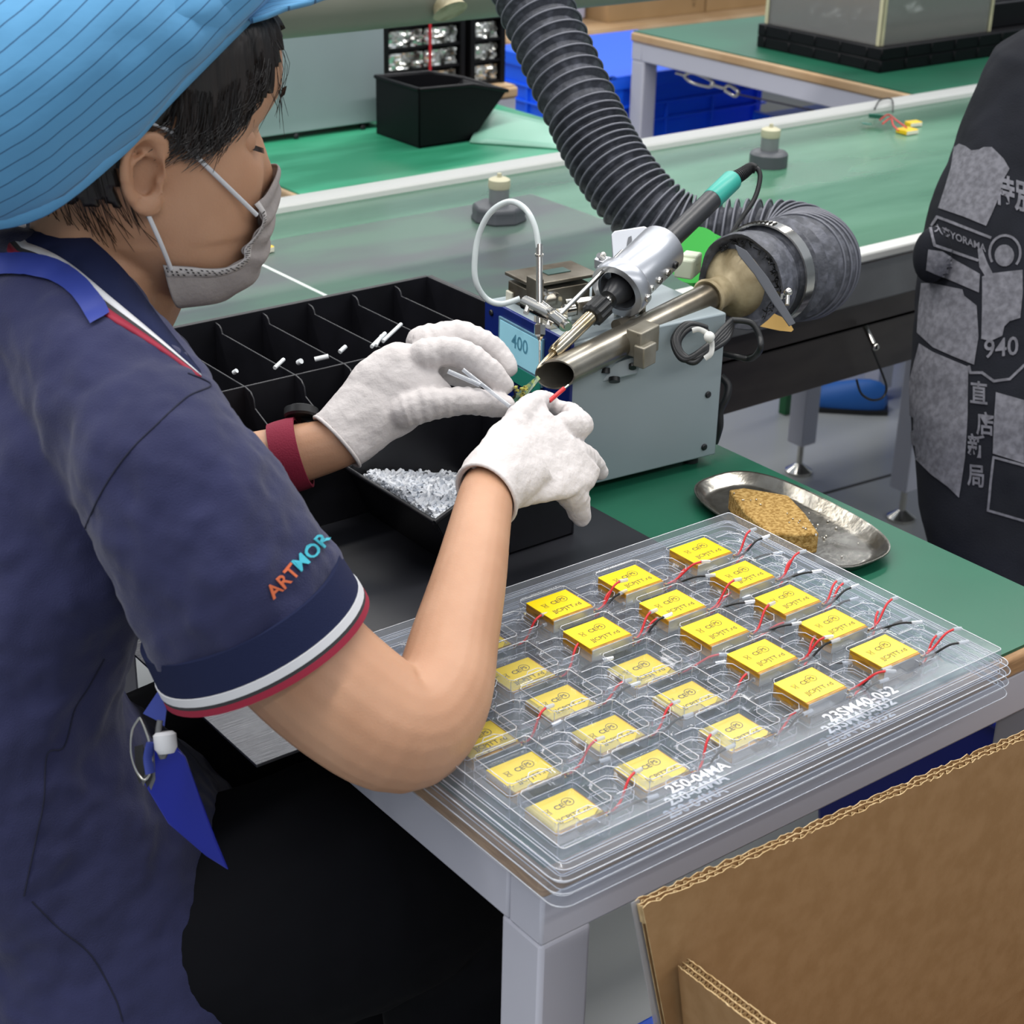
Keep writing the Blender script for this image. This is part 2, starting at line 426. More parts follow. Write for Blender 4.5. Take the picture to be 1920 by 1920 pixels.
def tray(zt, label, cells, text):
    """one vacuum formed tray, plateau at height zt; pockets where cells sit"""
    W, H = trx1-trx0, try1-try0
    st = .0021
    nx, ny = int(W/st), int(H/st)
    ce = [lat(c, r) for c in range(5) for r in range(5)]
    def sm(t): t = max(0, min(1, t)); return t*t*(3-2*t)
    def depth(x, y):
        d = 0
        for p in ce:
            lx, ly = x-p.x, y-p.y
            if abs(lx) > .075 or abs(ly) > .04: continue
            # battery pocket, chamfered corners
            sx, sy = .0262-abs(lx), .0235-abs(ly)
            s = min(sx, sy, (sx+sy)*.75-.002)
            d = max(d, .0112*sm(s/.0019+.5))
            # wire channel on the right side of each pocket
            ux = lx-.040; uy = ly+.004
            sx, sy = .0155-abs(ux), .0165-abs(uy)
            s = min(sx, sy, (sx+sy)*.7-.005)
            d = max(d, .0075*sm(s/.0019+.5))
            ux = lx-.055; uy = ly-.002; s = min(.006-abs(ux), .009-abs(uy)); d = max(d, .005*sm(s/.0019+.5))
            # finger notch on the near side
            ux = lx; uy = ly+.026; s = min(.009-abs(ux), .007-abs(uy), (.016-abs(ux)-abs(uy))*.7)
            d = max(d, .0062*sm(s/.0019+.5))
        return d
    G = []
    for j in range(ny+1):
        y = try0+H*j/ny; row = []
        for i in range(nx+1):
            x = trx0+W*i/nx
            row.append((x, y, zt-depth(x, y)))
        G.append(row)
    b = MB(); b.grid(G)
    def rr(e, z, rad, seg=5):
        out = []
        x0, x1, y0, y1 = trx0-e, trx1+e, try0-e, try1+e
        for cx, cy, a0 in ((x1-rad, y1-rad, 0), (x0+rad, y1-rad, 90), (x0+rad, y0+rad, 180), (x1-rad, y0+rad, 270)):
            for k in range(seg+1):
                a = R(a0+90*k/seg); out.append((cx+rad*math.cos(a), cy+rad*math.sin(a), z))
        return out
    b.loft([rr(0, zt, .0002), rr(.0012, zt-.0006, .003), rr(.002, zt-.004, .004), rr(.0025, zt-.010, .005), rr(.0035, zt-.0112, .006), rr(.007, zt-.0117, .009), rr(.0082, zt-.0125, .010), rr(.009, zt-.017, .011), rr(.0115, zt-.019, .013), rr(.0115, zt-.0203, .013)], cap=False)
    o = b.build('clear_tray', m_clear, smooth=60, recalc=False)
    tag(o, label, 'tray', 'stacked clear cell trays')
    b = MB(); rE = .00042  # thin tubes added along the ridges to draw their bright glints
    for e_, z_, rd_ in ((.001, zt+.0002, .003), (.0035, zt-.0110, .006), (.0085, zt-.0125, .010), (.0115, zt-.0200, .013)):
        pl_ = [Vector(p) for p in rr(e_, z_, rd_)]; b.tube(pl_+[pl_[0]], rE if z_ > zt-.015 else rE*1.4, 5, cap=False)
    for p in ce:
        def poly(cx, cy, hx, hy, ch, z_):
            q_ = [(cx-hx+ch, cy-hy), (cx+hx-ch, cy-hy), (cx+hx, cy-hy+ch), (cx+hx, cy+hy-ch), (cx+hx-ch, cy+hy), (cx-hx+ch, cy+hy), (cx-hx, cy+hy-ch), (cx-hx, cy-hy+ch), (cx-hx+ch, cy-hy)]
            return [Vector((x_, y_, z_)) for x_, y_ in q_]
        b.tube(poly(p.x, p.y, .0262, .0235, .003, zt), rE, 5, cap=False)
        q_ = poly(p.x+.040, p.y-.004, .0155, .0165, .007, zt)[0:6]; b.tube(q_, rE, 5, cap=False)
        q_ = poly(p.x+.040, p.y-.004, .0135, .0145, .006, zt-.007); b.tube(q_, rE*.7, 5, cap=False)
        b.tube(poly(p.x, p.y-.026, .009, .007, .004, zt)[2:7], rE, 5, cap=False)
        for sx_, sy_ in ((1, 1), (1, -1), (-1, 1), (-1, -1)):
            b.tube([Vector((p.x+sx_*.0255, p.y+sy_*.0228, zt-.0003)), Vector((p.x+sx_*.0248, p.y+sy_*.0222, zt-.0108))], rE*.8, 5, cap=False)
        b.tube([Vector((p.x+.0255, p.y-.0205, zt-.0003)), Vector((p.x+.0262, p.y-.0205, zt-.007))], rE*.8, 5, cap=False)
    b.build('edge_glints', m_edge, o, smooth=80)
    vs, fs = text_mesh(text, .016, bold=.0004)
    b = MB(); b.add([(v.x+.955, v.y+try0+.0085+.0005*0, zt+.0006) for v in vs], fs); b.build('embossed_lettering', m_emb, o, smooth=0)
    vs, fs = text_mesh(text[::-1][:7]+'A', .014, bold=.0004)
    b = MB(); b.add([(v.x+.775, v.y+try0+.0085, zt+.0006) for v in vs], fs); b.build('embossed_lettering', m_emb, o, smooth=0)
    return o
tray(.7975, 'topmost clear plastic tray of the stack, edge rim on top', upx, '23SM40-052')
tray(.7865, 'middle clear plastic tray of the stack, holding the half hidden cells', lpx, '23SM40-052')
tray(.7750, 'bottom clear plastic tray of the stack, resting on the bench', None, '23SM40-052')

# ---- cells
m_yel = M('yellow_film', 'f2d20a', .22, spec=.6, col2='eccb06', nscale=40)
m_amb = M('amber_film_side', 'c08a18', .25, .1, col2='8a6212', nscale=60, stretch=(1, 1, 8))
m_sil = M('silver_pouch', 'c8c9c8', .28, .75)
m_ink = M('dark_print', '3d3a10', .5)
m_orange = M('orange_tape_edge', 'b0500e', .35)
m_redw = M('red_wire', 'cf2a2e', .35)
m_blkw = M('black_wire', '121314', .35)
m_tab = M('solder_tab', 'b89a55', .3, .6)
tx1 = text_mesh('JJCPJTT.rd', .0072, bold=.00006); tx2 = text_mesh('CE', .0072, bold=.00012); tx3 = text_mesh('PS', .0058, bold=.0001)
def cell(c, r, ztop, label, group, seed, up=True):
    rnd = random.Random(seed)
    p = lat(c, r)
    q = (upx if up else lpx).get(c)
    if q and r < len(q) and q[r]:
        qq = PZ(q[r][0], q[r][1], ztop); p = Vector((qq.x, qq.y, 0))
    zb_c = ztop-(.0140 if up else .0114)
    root = thing('battery_cell', (p.x, p.y, zb_c), label, 'battery', group)
    def at(v): return Vector((p.x, p.y, zb_c))+Vector(v)
    L, Wd, T = .0230, .0200, (.0138 if up else .0112)
    b = MB()
    b.hexa([at((-L, -Wd, .0008)), at((L, -Wd, .0008)), at((L, Wd, .0008)), at((-L, Wd, .0008))], [at((-L, -Wd, T)), at((L, -Wd, T)), at((L, Wd, T)), at((-L, Wd, T))])
    b.mi = [1, 0, 1, 0, 1, 0]
    b.build('pouch', [m_amb, m_sil], root, bevel=.0012, bseg=2)
    b = MB(); b.hexa([at((-L+.0002, -Wd+.0032, T-.0001)), at((L-.0006, -Wd+.0032, T-.0001)), at((L-.0006, Wd-.0002, T-.0001)), at((-L+.0002, Wd-.0002, T-.0001))],
                     [at((-L+.0002, -Wd+.0032, T+.0003)), at((L-.0006, -Wd+.0032, T+.0003)), at((L-.0006, Wd-.0002, T+.0003)), at((-L+.0002, Wd-.0002, T+.0003))])
    lb = b.build('yellow_label', m_yel, root, smooth=0)
    b = MB(); b.hexa([at((L-.001, -Wd+.004, T-.0004)), at((L+.0008, -Wd+.004, T-.0012)), at((L+.0008, Wd-.001, T-.0012)), at((L-.001, Wd-.001, T-.0004))],
                     [at((L-.001, -Wd+.004, T+.0004)), at((L+.0006, -Wd+.004, T-.0004)), at((L+.0006, Wd-.001, T-.0004)), at((L-.001, Wd-.001, T+.0004))]); b.build('tape_edge', m_orange, root, smooth=0)
    b = MB(); zt = T+.00042
    vs, fs = tx1; b.add([at((v.x*1.0+.002, v.y-.0078, zt)) for v in vs], fs)
    vs, fs = tx2; b.add([at((v.x-.001, v.y+.006, zt)) for v in vs], fs)
    vs, fs = tx3; b.add([at((v.x+.008, v.y+.0075, zt)) for v in vs], fs)
    def ring(cx, cy, r0, r1, n=18):
        vs = [at((cx+rr_*math.cos(2*PI*k/n), cy+rr_*math.sin(2*PI*k/n), zt)) for rr_ in (r0, r1) for k in range(n)]
        b.add(vs, [(k, (k+1) % n, n+(k+1) % n, n+k) for k in range(n)])
    ring(.0085, .0078, .0044, .005)
    def line(x0, y0, x1, y1, w=.0004):
        a = Vector((x0, y0, 0)); c_ = Vector((x1, y1, 0)); d = (c_-a).normalized(); n_ = Vector((-d.y, d.x, 0))*w/2
        b.add([at((v.x, v.y, zt)) for v in (a-n_, c_-n_, c_+n_, a+n_)], [(0, 1, 2, 3)])
    line(-.015, .003, -.010, .008); line(-.015, .008, -.010, .003); line(-.0155, .0085, -.0095, .0085); line(-.0148, .0022, -.0102, .0022); line(-.0145, .008, -.0138, .003); line(-.0105, .008, -.0112, .003)
    b.build('printing', m_ink, lb, smooth=0)
    b = MB(); b.box(at((L+.002, -Wd+.004, .0065)), (.006, .005, .0015)); b.box(at((L+.0055, -Wd+.0035, .0068)), (.002, .003, .003)); b.build('solder_tab', m_tab, root, bevel=.0004)
    for nm, mt, dy, k in (('red_wire', m_redw, .001, 0), ('black_wire', m_blkw, -.0012, 1)):
        s = at((L+.003, -Wd+.0035+dy, .0072))
        e = Vector((rnd.uniform(.025, .036), rnd.uniform(-.004, .010)-(.006 if k else -.002), rnd.uniform(.012, .02) if k == 0 else rnd.uniform(.006, .014)))
        if rnd.random() < .25: e.y -= .016
        pts = sv([s, s+Vector((.006, 0, -.001)), s+Vector((e.x*.45, e.y*.2, .001 if k else .003)), s+Vector((e.x*.75, e.y*.7, e.z*.85)), s+e], 5)
        b = MB(); b.tube(pts, .00105, 7); wr = b.build(nm, mt, root, smooth=80)
        d = (pts[-1]-pts[-3]).normalized(); d = (d+Vector((.4, 0, -.35 if k == 0 else 0))).normalized()
        b = MB(); b.tube([pts[-1]-d*.001, pts[-1]+d*.0085], .0017, 8); b.build('clear_sleeve', m_cleartube, wr)
    return root
ordn = ['first', 'second', 'third', 'fourth', 'last']
coln = ['the rightmost column', 'the second column from the right', 'the middle column']
for c in upx:
    for r in range(len(upx[c])):
        cell(c, r, .8018, 'top tray yellow cell, %s from the back in %s' % (ordn[r], coln[c]), 'yellow cells in the topmost tray', 100+c*10+r)
coln2 = {2: 'the middle column', 3: 'the second column from the left', 4: 'the leftmost column'}
for c in (2, 3, 4):
    for r in range(5):
        if lpx[c][r] is None: continue
        cell(c, r, .7858, 'lower tray yellow cell, %s from the back in %s' % (ordn[r], coln2[c]), 'yellow cells seen in the tray below', 200+c*10+r, up=False)
for c, r in [(0, k) for k in range(5)]+[(1, k) for k in range(5)]+[(2, 0), (2, 1)]:
    cell(c, r, .7858, 'yellow battery cell almost hidden beneath the filled top tray', 'cells hidden under the filled tray', 300+c*10+r, up=False)

# ---- metal dish with sponge
m_dish = M('tarnished_dish', 'a7a49c', .22, .9, col2='77736a', nscale=30, bump=.3, bscale=60, detail=6)
dc_ = Vector((1.222, 1.093, .7505)); ha, hb = .063, .122
def sup(sc, z, n=44, e=2.9, inset=0):
    out = []
    for k in range(n):
        a = 2*PI*k/n; ca, sa = math.cos(a), math.sin(a)
        x = (ha*sc-inset)*abs(ca)**(2/e)*(1 if ca >= 0 else -1); y = (hb*sc-inset)*abs(sa)**(2/e)*(1 if sa >= 0 else -1)
        out.append(dc_+Vector((x+.06*y, y, z)))
    return out
b = MB(); b.loft([sup(1, 0, inset=.014), sup(1, .001, inset=.011), sup(1, .009, inset=.004), sup(1, .011, inset=.003), sup(1, .0118, inset=0), sup(1, .0128, inset=.0003), sup(1, .0125, inset=.0035), sup(1, .0025, inset=.0115), sup(1, .0018, inset=.02), sup(.3, .0016)], cap=True)
dish = b.build('metal_dish', m_dish, smooth=60); tag(dish, 'tarnished oval metal dish on the green bench behind the trays, holding a sponge', 'dish')
b = MB()
rnd = random.Random(3)
for k in range(46):
    a = rnd.uniform(0, 2*PI); t = rnd.uniform(.1, .95)
    c_ = dc_+Vector((math.cos(a)*ha*.75*t, math.sin(a)*hb*.8*t, .0028)); b.ball(c_, rnd.uniform(.0006, .0016), 8, 5)
b.build('solder_beads', m_chrome, dish, smooth=80); tag(bpy.data.objects['solder_beads'], kind='stuff')
m_sponge = M('yellow_brown_sponge', 'b4945a', .85, col2='8a6a35', nscale=260, bump=1.0, bscale=500, spec=.2, ramp=(.4, .6))
b = MB()
tp = [PZ(x, y, .777) for x, y in ((1367, 918), (1395, 914), (1478, 928), (1510, 962), (1536, 1000), (1490, 1003), (1443, 999), (1398, 962))]
b.prism(tp[::-1], (0, 0, -.0225))
sp = b.build('sponge', m_sponge, bevel=.002); tag(sp, 'damp tan sponge with cut corners lying in the metal dish', 'sponge')
b = MB()
for k in range(16):
    c_ = tp[0].lerp(tp[4], rnd.random())+Vector((rnd.uniform(-.01, .012), rnd.uniform(-.012, .01), .0008)); b.ball(c_, rnd.uniform(.0007, .0015), 8, 5)
o = b.build('solder_beads', m_chrome, sp, smooth=80); tag(o, kind='stuff')

# ---- compartment organizer
og = thing('parts_organizer', (.9, 1.52, .75), 'wide black plastic compartment organizer beside the conveyor', 'organizer')
zo = .895; ox0, ox1 = .7314, 1.144; oy0, oym, oy1 = 1.368, 1.465, 1.64
b = MB(); b.bb(ox0, ox1, oym, oy1, .7505, .754); b.bb(ox0, 1.047, oy0, oym, .7505, .754); t_ = .0025
b.bb(ox0, ox0+t_, oym, oy1, .754, zo); b.bb(ox1-t_, ox1, oym, oy1, .754, zo); b.bb(ox0, ox0+t_, oy0, oym, .754, .85); b.bb(1.045, 1.045+t_, oy0, oym, .754, .85); b.bb(ox0, ox1, oy1-t_, oy1, .754, zo); b.bb(ox0, 1.045, oy0, oy0+t_, .754, .835)
b.bb(ox1, ox1+.006, oy0, oy1, zo-.002, zo); b.bb(ox0, ox1, oy1, oy1+.004, zo-.002, zo)
b.build('outer_shell', m_blackg, og, bevel=.0008)
b = MB(); b.bb(ox0+t_, ox1-t_, oym, oym+t_, .754, zo-.012); b.build('long_divider', m_blackg, og, bevel=.0008)
x = .852-.0602*3
for k in range(2, 8):
    xx = x+.0602*k
    ya = oy0+t_ if xx < 1.045 else oym+t_
    b = MB()
    # divider with a rounded step at its far end
    pr_ = [(ya, .754), (oy1-t_, .754), (oy1-t_, zo-.003), (oy1-.012, zo-.004), (oy1-.016, zo-.007), (oy1-.018, zo-.012), (oym-.002, zo-.012), (oym-.012, zo-.014), (oym-.018, zo-.02), (oym-.02, zo-.03), (oy0+t_, .835)]
    if xx > 1.045: pr_ = pr_[:6]+[(ya, zo-.012)]
    b.prism([(xx, yy, zz) for yy, zz in pr_], (t_*.8, 0, 0)); b.build('divider', m_blackg, og, bevel=.0006)
m_scrap = M('milky_tube', 'd4d8da', .35)
def stick(a, c, r, name, mat, label, cat, group=None, flat=1):
    b = MB(); b.tube([a, a.lerp(c, .5), c], r, 8, flat=flat); o = b.build(name, mat, smooth=60); return tag(o, label, cat, group)
for k, (a, c, r) in enumerate([((697, 650), (722, 625), .0022), ((705, 648), (715, 630), .002), ((637, 660), (648, 650), .0025), ((515, 690), (532, 674), .0022), ((559, 680), (565, 677), .003), ((590, 674), (616, 668), .0028), ((438, 699), (444, 695), .0025), ((718, 640), (752, 608), .0022)]):
    lb = ['short milky tube lying highest among the loose bits in the organizer', 'short milky tube crossing another in the organizer compartment nearest the glove', 'short clear tube standing on a divider crossing of the organizer',
          'bent whitish tube piece on the organizer rim left of the crossing', 'tiny white scrap beside a divider crossing of the organizer', 'white scrap with a red end on the long organizer divider', 'tiny white cube-like scrap on the leftmost visible divider', 'pale notched strip leaning in the organizer right next to the left glove'][k]
    stick(PZ(a[0], a[1], zo-.009+.002), PZ(c[0], c[1], zo-.006+.002), r, 'tube_scrap', m_scrap, lb, 'scrap', 'loose scraps on the organizer')

# ---- scoop bin full of clear tubes
def scoop(name, x0, x1, y0, y1, z0, zl, zh, label, rz=0, piv=None, t=.003, knee=.45, slant=.03, mat=None):
    """low open front at x0, high back at x1"""
    mat = mat or m_blackg
    b = MB()
    kx = x0+(x1-x0)*knee
    prof = [(x0+slant, z0), (x1, z0), (x1+.004, zh), (kx, zh), (x0, zl)]
    for y in (y0, y1-t): b.prism([(px_, y, pz_) for px_, pz_ in prof], (0, t, 0))
    b.bb(x1, x1+t, y0, y1, z0, zh); b.bb(x0+slant, x1, y0, y1, z0, z0+t)
    b.prism([(x0+slant, y0, z0), (x0+slant+t, y0, z0), (x0+t, y0, zl), (x0, y0, zl)], (0, y1-y0, 0))
    # rim lip
    rim = [(x0, y0, zl), (kx, y0, zh), (x1+.004, y0, zh), (x1+.004, y1, zh), (kx, y1, zh), (x0, y1, zl)]
    return b, rim
b, rim = scoop('', .848, 1.02, 1.204, 1.362, .7538, .815, .846, '')
rp = [Vector(p) for p in rim]+[Vector(rim[0])]
bn = b.build('scoop_bin', m_blackg, bevel=.001); tag(bn, 'black scoop-fronted bin full of clear tubing pieces under the gloves', 'bin')
b = MB(); b.tube(rp, .0028, 8); b.build('rolled_rim', m_blackg, bn, smooth=60)
b = MB(); rnd = random.Random(5)
for k in range(1500):
    u, v_ = rnd.random(), rnd.random()
    x = .853+.125*u; y = 1.21+.147*v_
    zt_ = .7725+.0405*max(0, 1-max(0,u-.05)**1.2*.9)*(1-.12*abs(v_-.5)*2)
    z = zt_-rnd.random()*.006
    if k < 260: z = zt_
    if x < .874 and z < .812-(x-.848)*1.6: z = .812-(x-.848)*1.2
    d = Vector((rnd.uniform(-1, 1), rnd.uniform(-1, 1), rnd.uniform(-.35, .35))).normalized()*.0065
    c_ = Vector((max(.868, min(x, .985)), max(1.216, min(y, 1.350)), min(z, .820)))
    b.tube([c_-d, c_+d], .0021, 6, cap=False)
o = b.build('clear_tube_heap', M('translucent_tubing', 'fafcff', .3, spec=.6, col2='eef3fb', nscale=90), smooth=60); tag(o, 'heap of short translucent plastic tubes inside the black scoop bin', 'tubes', kind='stuff')
b = MB(); b.hexa([(.886, 1.209, .758), (.99, 1.209, .758), (.99, 1.357, .758), (.886, 1.357, .758)], [(.866, 1.209, .805), (.99, 1.209, .775), (.99, 1.357, .775), (.866, 1.357, .805)])
b.build('lower_layer', MATS['translucent_tubing'], o)
# far-left bench bin
n2 = PZ(790, 278, .75); l2 = PZ(710, 250, .75); r2 = PZ(880, 262, .75)
b, rim = scoop('', 0, 1, 0, 1, 0, 0, 0, '')
x0_, x1_, yy0, yy1 = n2.x-.005, r2.x+.09, n2.y, l2.y
b = MB(); t = .004; zt = .862; sl = .005
# floor and walls; the lip leans out at the +x end
b.bb(x0_, r2.x, yy0, yy1, .7505, .755); b.bb(x0_-.0, x0_+t, yy0, yy1, .75, zt)
for y in (yy0, yy1-t): b.prism([(x0_, y, .7505), (r2.x, y, .7505), (r2.x+.085, y, .838), (r2.x+.06, y, .846), (r2.x-.0, y, zt-.004), (x0_, y, zt)], (0, t, 0))
b.prism([(r2.x-t, yy0, .7505), (r2.x, yy0, .7505), (r2.x+.085, yy0, .838), (r2.x+.081, yy0, .838)], (0, yy1-yy0, 0))
bn2 = b.build('scoop_bin', m_black, bevel=.002); tag(bn2, 'empty black scoop-fronted bin standing beside the grey machine on the rear bench', 'bin')
b = MB(); rp = [Vector(p) for p in ((x0_, yy0, zt), (r2.x, yy0, zt-.004), (r2.x+.085, yy0, .838), (r2.x+.085, yy1, .838), (r2.x, yy1, zt-.004), (x0_, yy1, zt), (x0_, yy0, zt))]
b.tube(rp, .004, 8); b.build('rolled_rim', m_black, bn2, smooth=60)
# folded pale mat on rear bench
b = MB(); z = .7512
G = []
f0, f1, f2, f3 = PZ(880, 268, z), PZ(1060, 243, z), PZ(925, 208, z), PZ(1085, 262, z)
pts = [(f0, 0), (PZ(905, 215, z), 0)]
for i in range(9):
    u = i/8; a = f0.lerp(PZ(1120, 285, z), u); c_ = PZ(918, 204, .79).lerp(PZ(1110, 250, z), u)
    G.append([a.lerp(c_, v/6)+Vector((0, 0, .004*math.sin(v/6*PI))) for v in range(7)])
b.grid(G); o = b.build('folded_mat', M('pale_green_mat', '7fb8a0', .4, col2='8fc6b0', nscale=5), smooth=60, solid=.002); tag(o, 'pale green mat corner folded back on the rear bench', 'mat')
# ================================================================ soldering machine
c_nl, c_nr = Vector((1.070, 1.277, 0)), Vector((1.274, 1.258, 0))
dx = (c_nr-c_nl).normalized(); dy = Vector((-dx.y, dx.x, 0)); MW = (c_nr-c_nl).length; MD = .165
mzb, mzt = .762, .930
sm_ = thing('soldering_machine', ((c_nl+c_nr)/2+dy*.08+Vector((0, 0, .7505))), 'pale grey benchtop soldering machine with a dark blue front panel and a small display', 'machine')
def mp(u, v, z): p = c_nl+dx*u+dy*v; return Vector((p.x, p.y, z))
def mbox(b, u0, u1, v0, v1, z0, z1, mi=0):
    b.hexa([mp(u0, v0, z0), mp(u1, v0, z0), mp(u1, v1, z0), mp(u0, v1, z0)], [mp(u0, v0, z1), mp(u1, v0, z1), mp(u1, v1, z1), mp(u0, v1, z1)], mi)
b = MB(); mbox(b, .003, MW, 0, MD, mzb, mzt); b.build('housing', m_machine, sm_, bevel=.002)
m_navy = M('blue_front_paint', '10246e', .35)
b = MB(); mbox(b, -.001, .003, -.003, MD+.003, mzb-.003, mzt+.001); fp = b.build('front_panel', m_navy, sm_, bevel=.001)
for v, z in ((.012, .918), (MD-.012, .918), (.012, .775), (MD-.012, .775)):
    b = MB(); b.lathe([(.0032, 0), (.0036, .001), (.0028, .0022), (.001, .0024)], mp(-.001, v, z), -dx, seg=14); b.build('screw', m_screwm, fp)
m_lcd = M('lit_lcd', '8fc4d4', .25, emit=.28)
L0, L1, L2, L3 = [PX(x, y, 1.069) for x, y in ((924, 603), (1013, 638), (1013, 697), (924, 672))]
v0 = (L1-c_nl).dot(dy); v1 = (L0-c_nl).dot(dy)
zt_, zb_ = .917, .877
b = MB(); mbox(b, -.0035, -.001, v0-.002, v1+.004, zb_-.012, zt_+.003); sf = b.build('display_bezel', M('display_film', '6b93a8', .2), fp, bevel=.0005)
b = MB(); mbox(b, -.0042, -.0034, v0, v1, zb_, zt_); sc_ = b.build('display', m_lcd, fp, smooth=0)
b = MB(); mbox(b, -.0042, -.0034, v0, v1, zb_-.022, zb_-.003); b.build('indicator_window', M('teal_window', '2f8f7c', .3), fp, smooth=0)
vs, fs = text_mesh('400', .022, bold=.0003)
b = MB(); b.add([mp(-.0045, (v0+v1)/2-v.x, (zb_+zt_)/2+.004+v.y) for v in vs], fs); b.build('digits', M('lcd_digits', '5c9db5', .4), sc_, smooth=0)
for u, v in ((.02, .02), (MW-.02, .02), (.02, MD-.02), (MW-.02, MD-.02)):
    b = MB(); b.cyl(mp(u, v, .7505), mp(u, v, .763), .009); b.build('rubber_foot', m_rubber, sm_)
for u, z in ((MW-.018, .775), (MW-.018, .838), (.02, .775)):
    b = MB(); b.lathe([(.0038, 0), (.004, .0012), (.003, .0024), (.001, .0026)], mp(u, 0, z), -dy, seg=14); b.build('screw', m_screwm, sm_)
m_worn = M('worn_steel_plate', '7c766a', .4, .7, col2='574e40', nscale=25, detail=6)
# worn feeder block on top at the back
f0 = PZ(985, 560, mzt+.001); 
def tb(b, c, s, rz=0, **k): b.box(c, s, rz=rz+math.atan2(dx.y, dx.x), **k)
b = MB(); tb(b, mp(.055, .125, mzt+.012), (.075, .05, .022)); tb(b, mp(.06, .128, mzt+.03), (.088, .055, .004)); tb(b, mp(.10, .09, mzt+.015), (.004, .03, .03))
tb(b, mp(.02, .10, mzt+.02), (.01, .02, .04)); 
b.build('wire_feeder', m_worn, sm_, bevel=.001)
b = MB(); tb(b, mp(.065, .128, mzt+.0325), (.03, .016, .001)); b.build('feeder_slot', M('dull_slot', '3f5550', .3), sm_, smooth=0)
b = MB(); b.lathe([(.011, 0), (.011, .004), (.006, .006), (.006, .02), (.009, .021), (.009, .026)], mp(.028, .075, mzt+.018), dy, seg=20)
b.lathe([(.007, 0), (.007, .012), (.004, .013), (.004, .02)], mp(.04, .055, mzt+.014), -dx, seg=14)
tb(b, mp(.052, .055, mzt+.012), (.02, .012, .022)); b.cyl(mp(.04, .07, mzt+.018), mp(.085, .055, mzt+.02), .003)
b.cyl(mp(.095, .05, mzt), mp(.095, .05, mzt+.03), .004); b.cyl(mp(.115, .035, mzt), mp(.115, .035, mzt+.024), .005); b.cyl(mp(.105, .065, mzt), mp(.105, .065, mzt+.036), .003)
b.build('feeder_fittings', m_chrome, sm_, smooth=40)
b = MB(); tb(b, mp(.04, .145, mzt+.006), (.05, .012, .012)); tb(b, mp(.015, .06, mzt+.006), (.024, .03, .012)); b.build('cream_block', M('cream_paint', 'c9c6b5', .45), sm_, bevel=.001)
# ---- guide tube over the machine
m_ptfe = M('milky_tube_plastic', 'c6cfcf', .25, spec=.6, alpha=.92)
g = thing('solder_guide', mp(.0, .03, mzt), 'thin vertical steel feed rod with looping milky tube and needle pointing at the solder spot', 'guide')
gx = PD(1013, 600, 1.745)
def gp(px, py, d=1.745): return PD(px, py, d)
b = MB()
pts = sv([gp(975, 560, 1.80), gp(940, 570, 1.80), gp(912, 560, 1.80), gp(893, 530, 1.79), gp(890, 490, 1.785), gp(898, 440, 1.78), gp(920, 398, 1.77), gp(955, 378, 1.76), gp(985, 392, 1.75), gp(1003, 425, 1.745), gp(1010, 465, 1.745)], 6)
b.tube(pts, .0032, 10); b.build('milky_tube', m_ptfe, g, smooth=80)
b = MB(); b.cyl(gp(1011, 458), gp(1011, 474), .0036); b.cyl(gp(1011, 470), gp(1012, 608), .0034); b.lathe([(.0046, 0), (.0046, .002)], gp(1011, 476), (0, 0, -1)); b.build('upper_rod', m_chrome, g, smooth=50)
b = MB(); b.lathe([(.004, 0), (.0062, .002), (.0062, .012), (.0038, .014), (.0016, .018)], gp(1012, 606), gp(1012, 640)-gp(1012, 606), seg=6); b.build('hex_nut', m_chrome, g, smooth=20)
b = MB(); b.cyl(gp(1012, 632), gp(1012, 700, 1.735), .0012, .0009); b.build('needle', m_chrome, g)
# cross clamp
b = MB()
a_, c_ = gp(985, 567, 1.76), gp(1028, 588, 1.735)
b.cyl(a_, c_, .0075); b.cyl(gp(1015, 575, 1.75), gp(1060, 610, 1.71), .0068); b.lathe([(.0078, 0), (.0078, .006), (.004, .0065)], c_, c_-a_, seg=16)
b.cyl(gp(1058, 607, 1.712), gp(1066, 613, 1.705), .0045); b.cyl(gp(1030, 583, 1.73), gp(1036, 586, 1.725), .004); b.cyl(gp(990, 575, 1.75), gp(986, 587, 1.745), .003); b.cyl(gp(1032, 600, 1.73), gp(1028, 612, 1.725), .003)
b.build('cross_clamp', m_chrome, g, smooth=40)
b = MB(); b.cyl(gp(1050, 590, 1.73), gp(1167, 472, 1.83), .0026); b.build('slant_rod', m_chrome, g)

# ---- soldering iron
m_iron_h = M('dark_handle', '26272a', .38)
m_teal = M('teal_ring', '2e9a8c', .4)
m_gold = M('heat_tinted_nickel', 'b09a72', .2, 1, col2='c8c0ae', nscale=30)
it, iu = Vector((1.015, 1.262, .9185)), PD(1360, 350, 1.93)
ax = (iu-it).normalized()
def ipx(t): return it+(iu-it)*t
def ip(d): return it+ax*d
Ltot = (iu-it).length
# project helper: distance along the axis for a pixel x
def tpx(x):
    lo, hi = -.3, 1.6
    for _ in range(40):
        m_ = (lo+hi)/2; p = ipx(m_)-CAMPOS; xx = 960+FPX*p.dot(CR)/p.dot(CF)
        if xx < x: lo = m_
        else: hi = m_
    return lo*Ltot
si = thing('soldering_iron', ipx(.5), 'black soldering iron with teal ring slanting down through a silver holder', 'soldering iron')
b = MB(); b.lathe([(.0008, 0), (.0022, .004), (.0034, tpx(1040)), (.0036, tpx(1043))], it, ax); b.build('tip', m_gold, si, smooth=50)
t1, t2 = tpx(1040), tpx(1117)
b = MB(); b.lathe([(.0058, t1-.003), (.0072, t1+.002), (.0075, t2)], it, ax); b.build('barrel', m_gold, si, smooth=50)
b = MB(); n = 28; rings = []
for h, r in ((tpx(1108), .0095), (tpx(1111), .0118), (tpx(1130), .0118), (tpx(1134), .009)):
    rings.append((r, h))
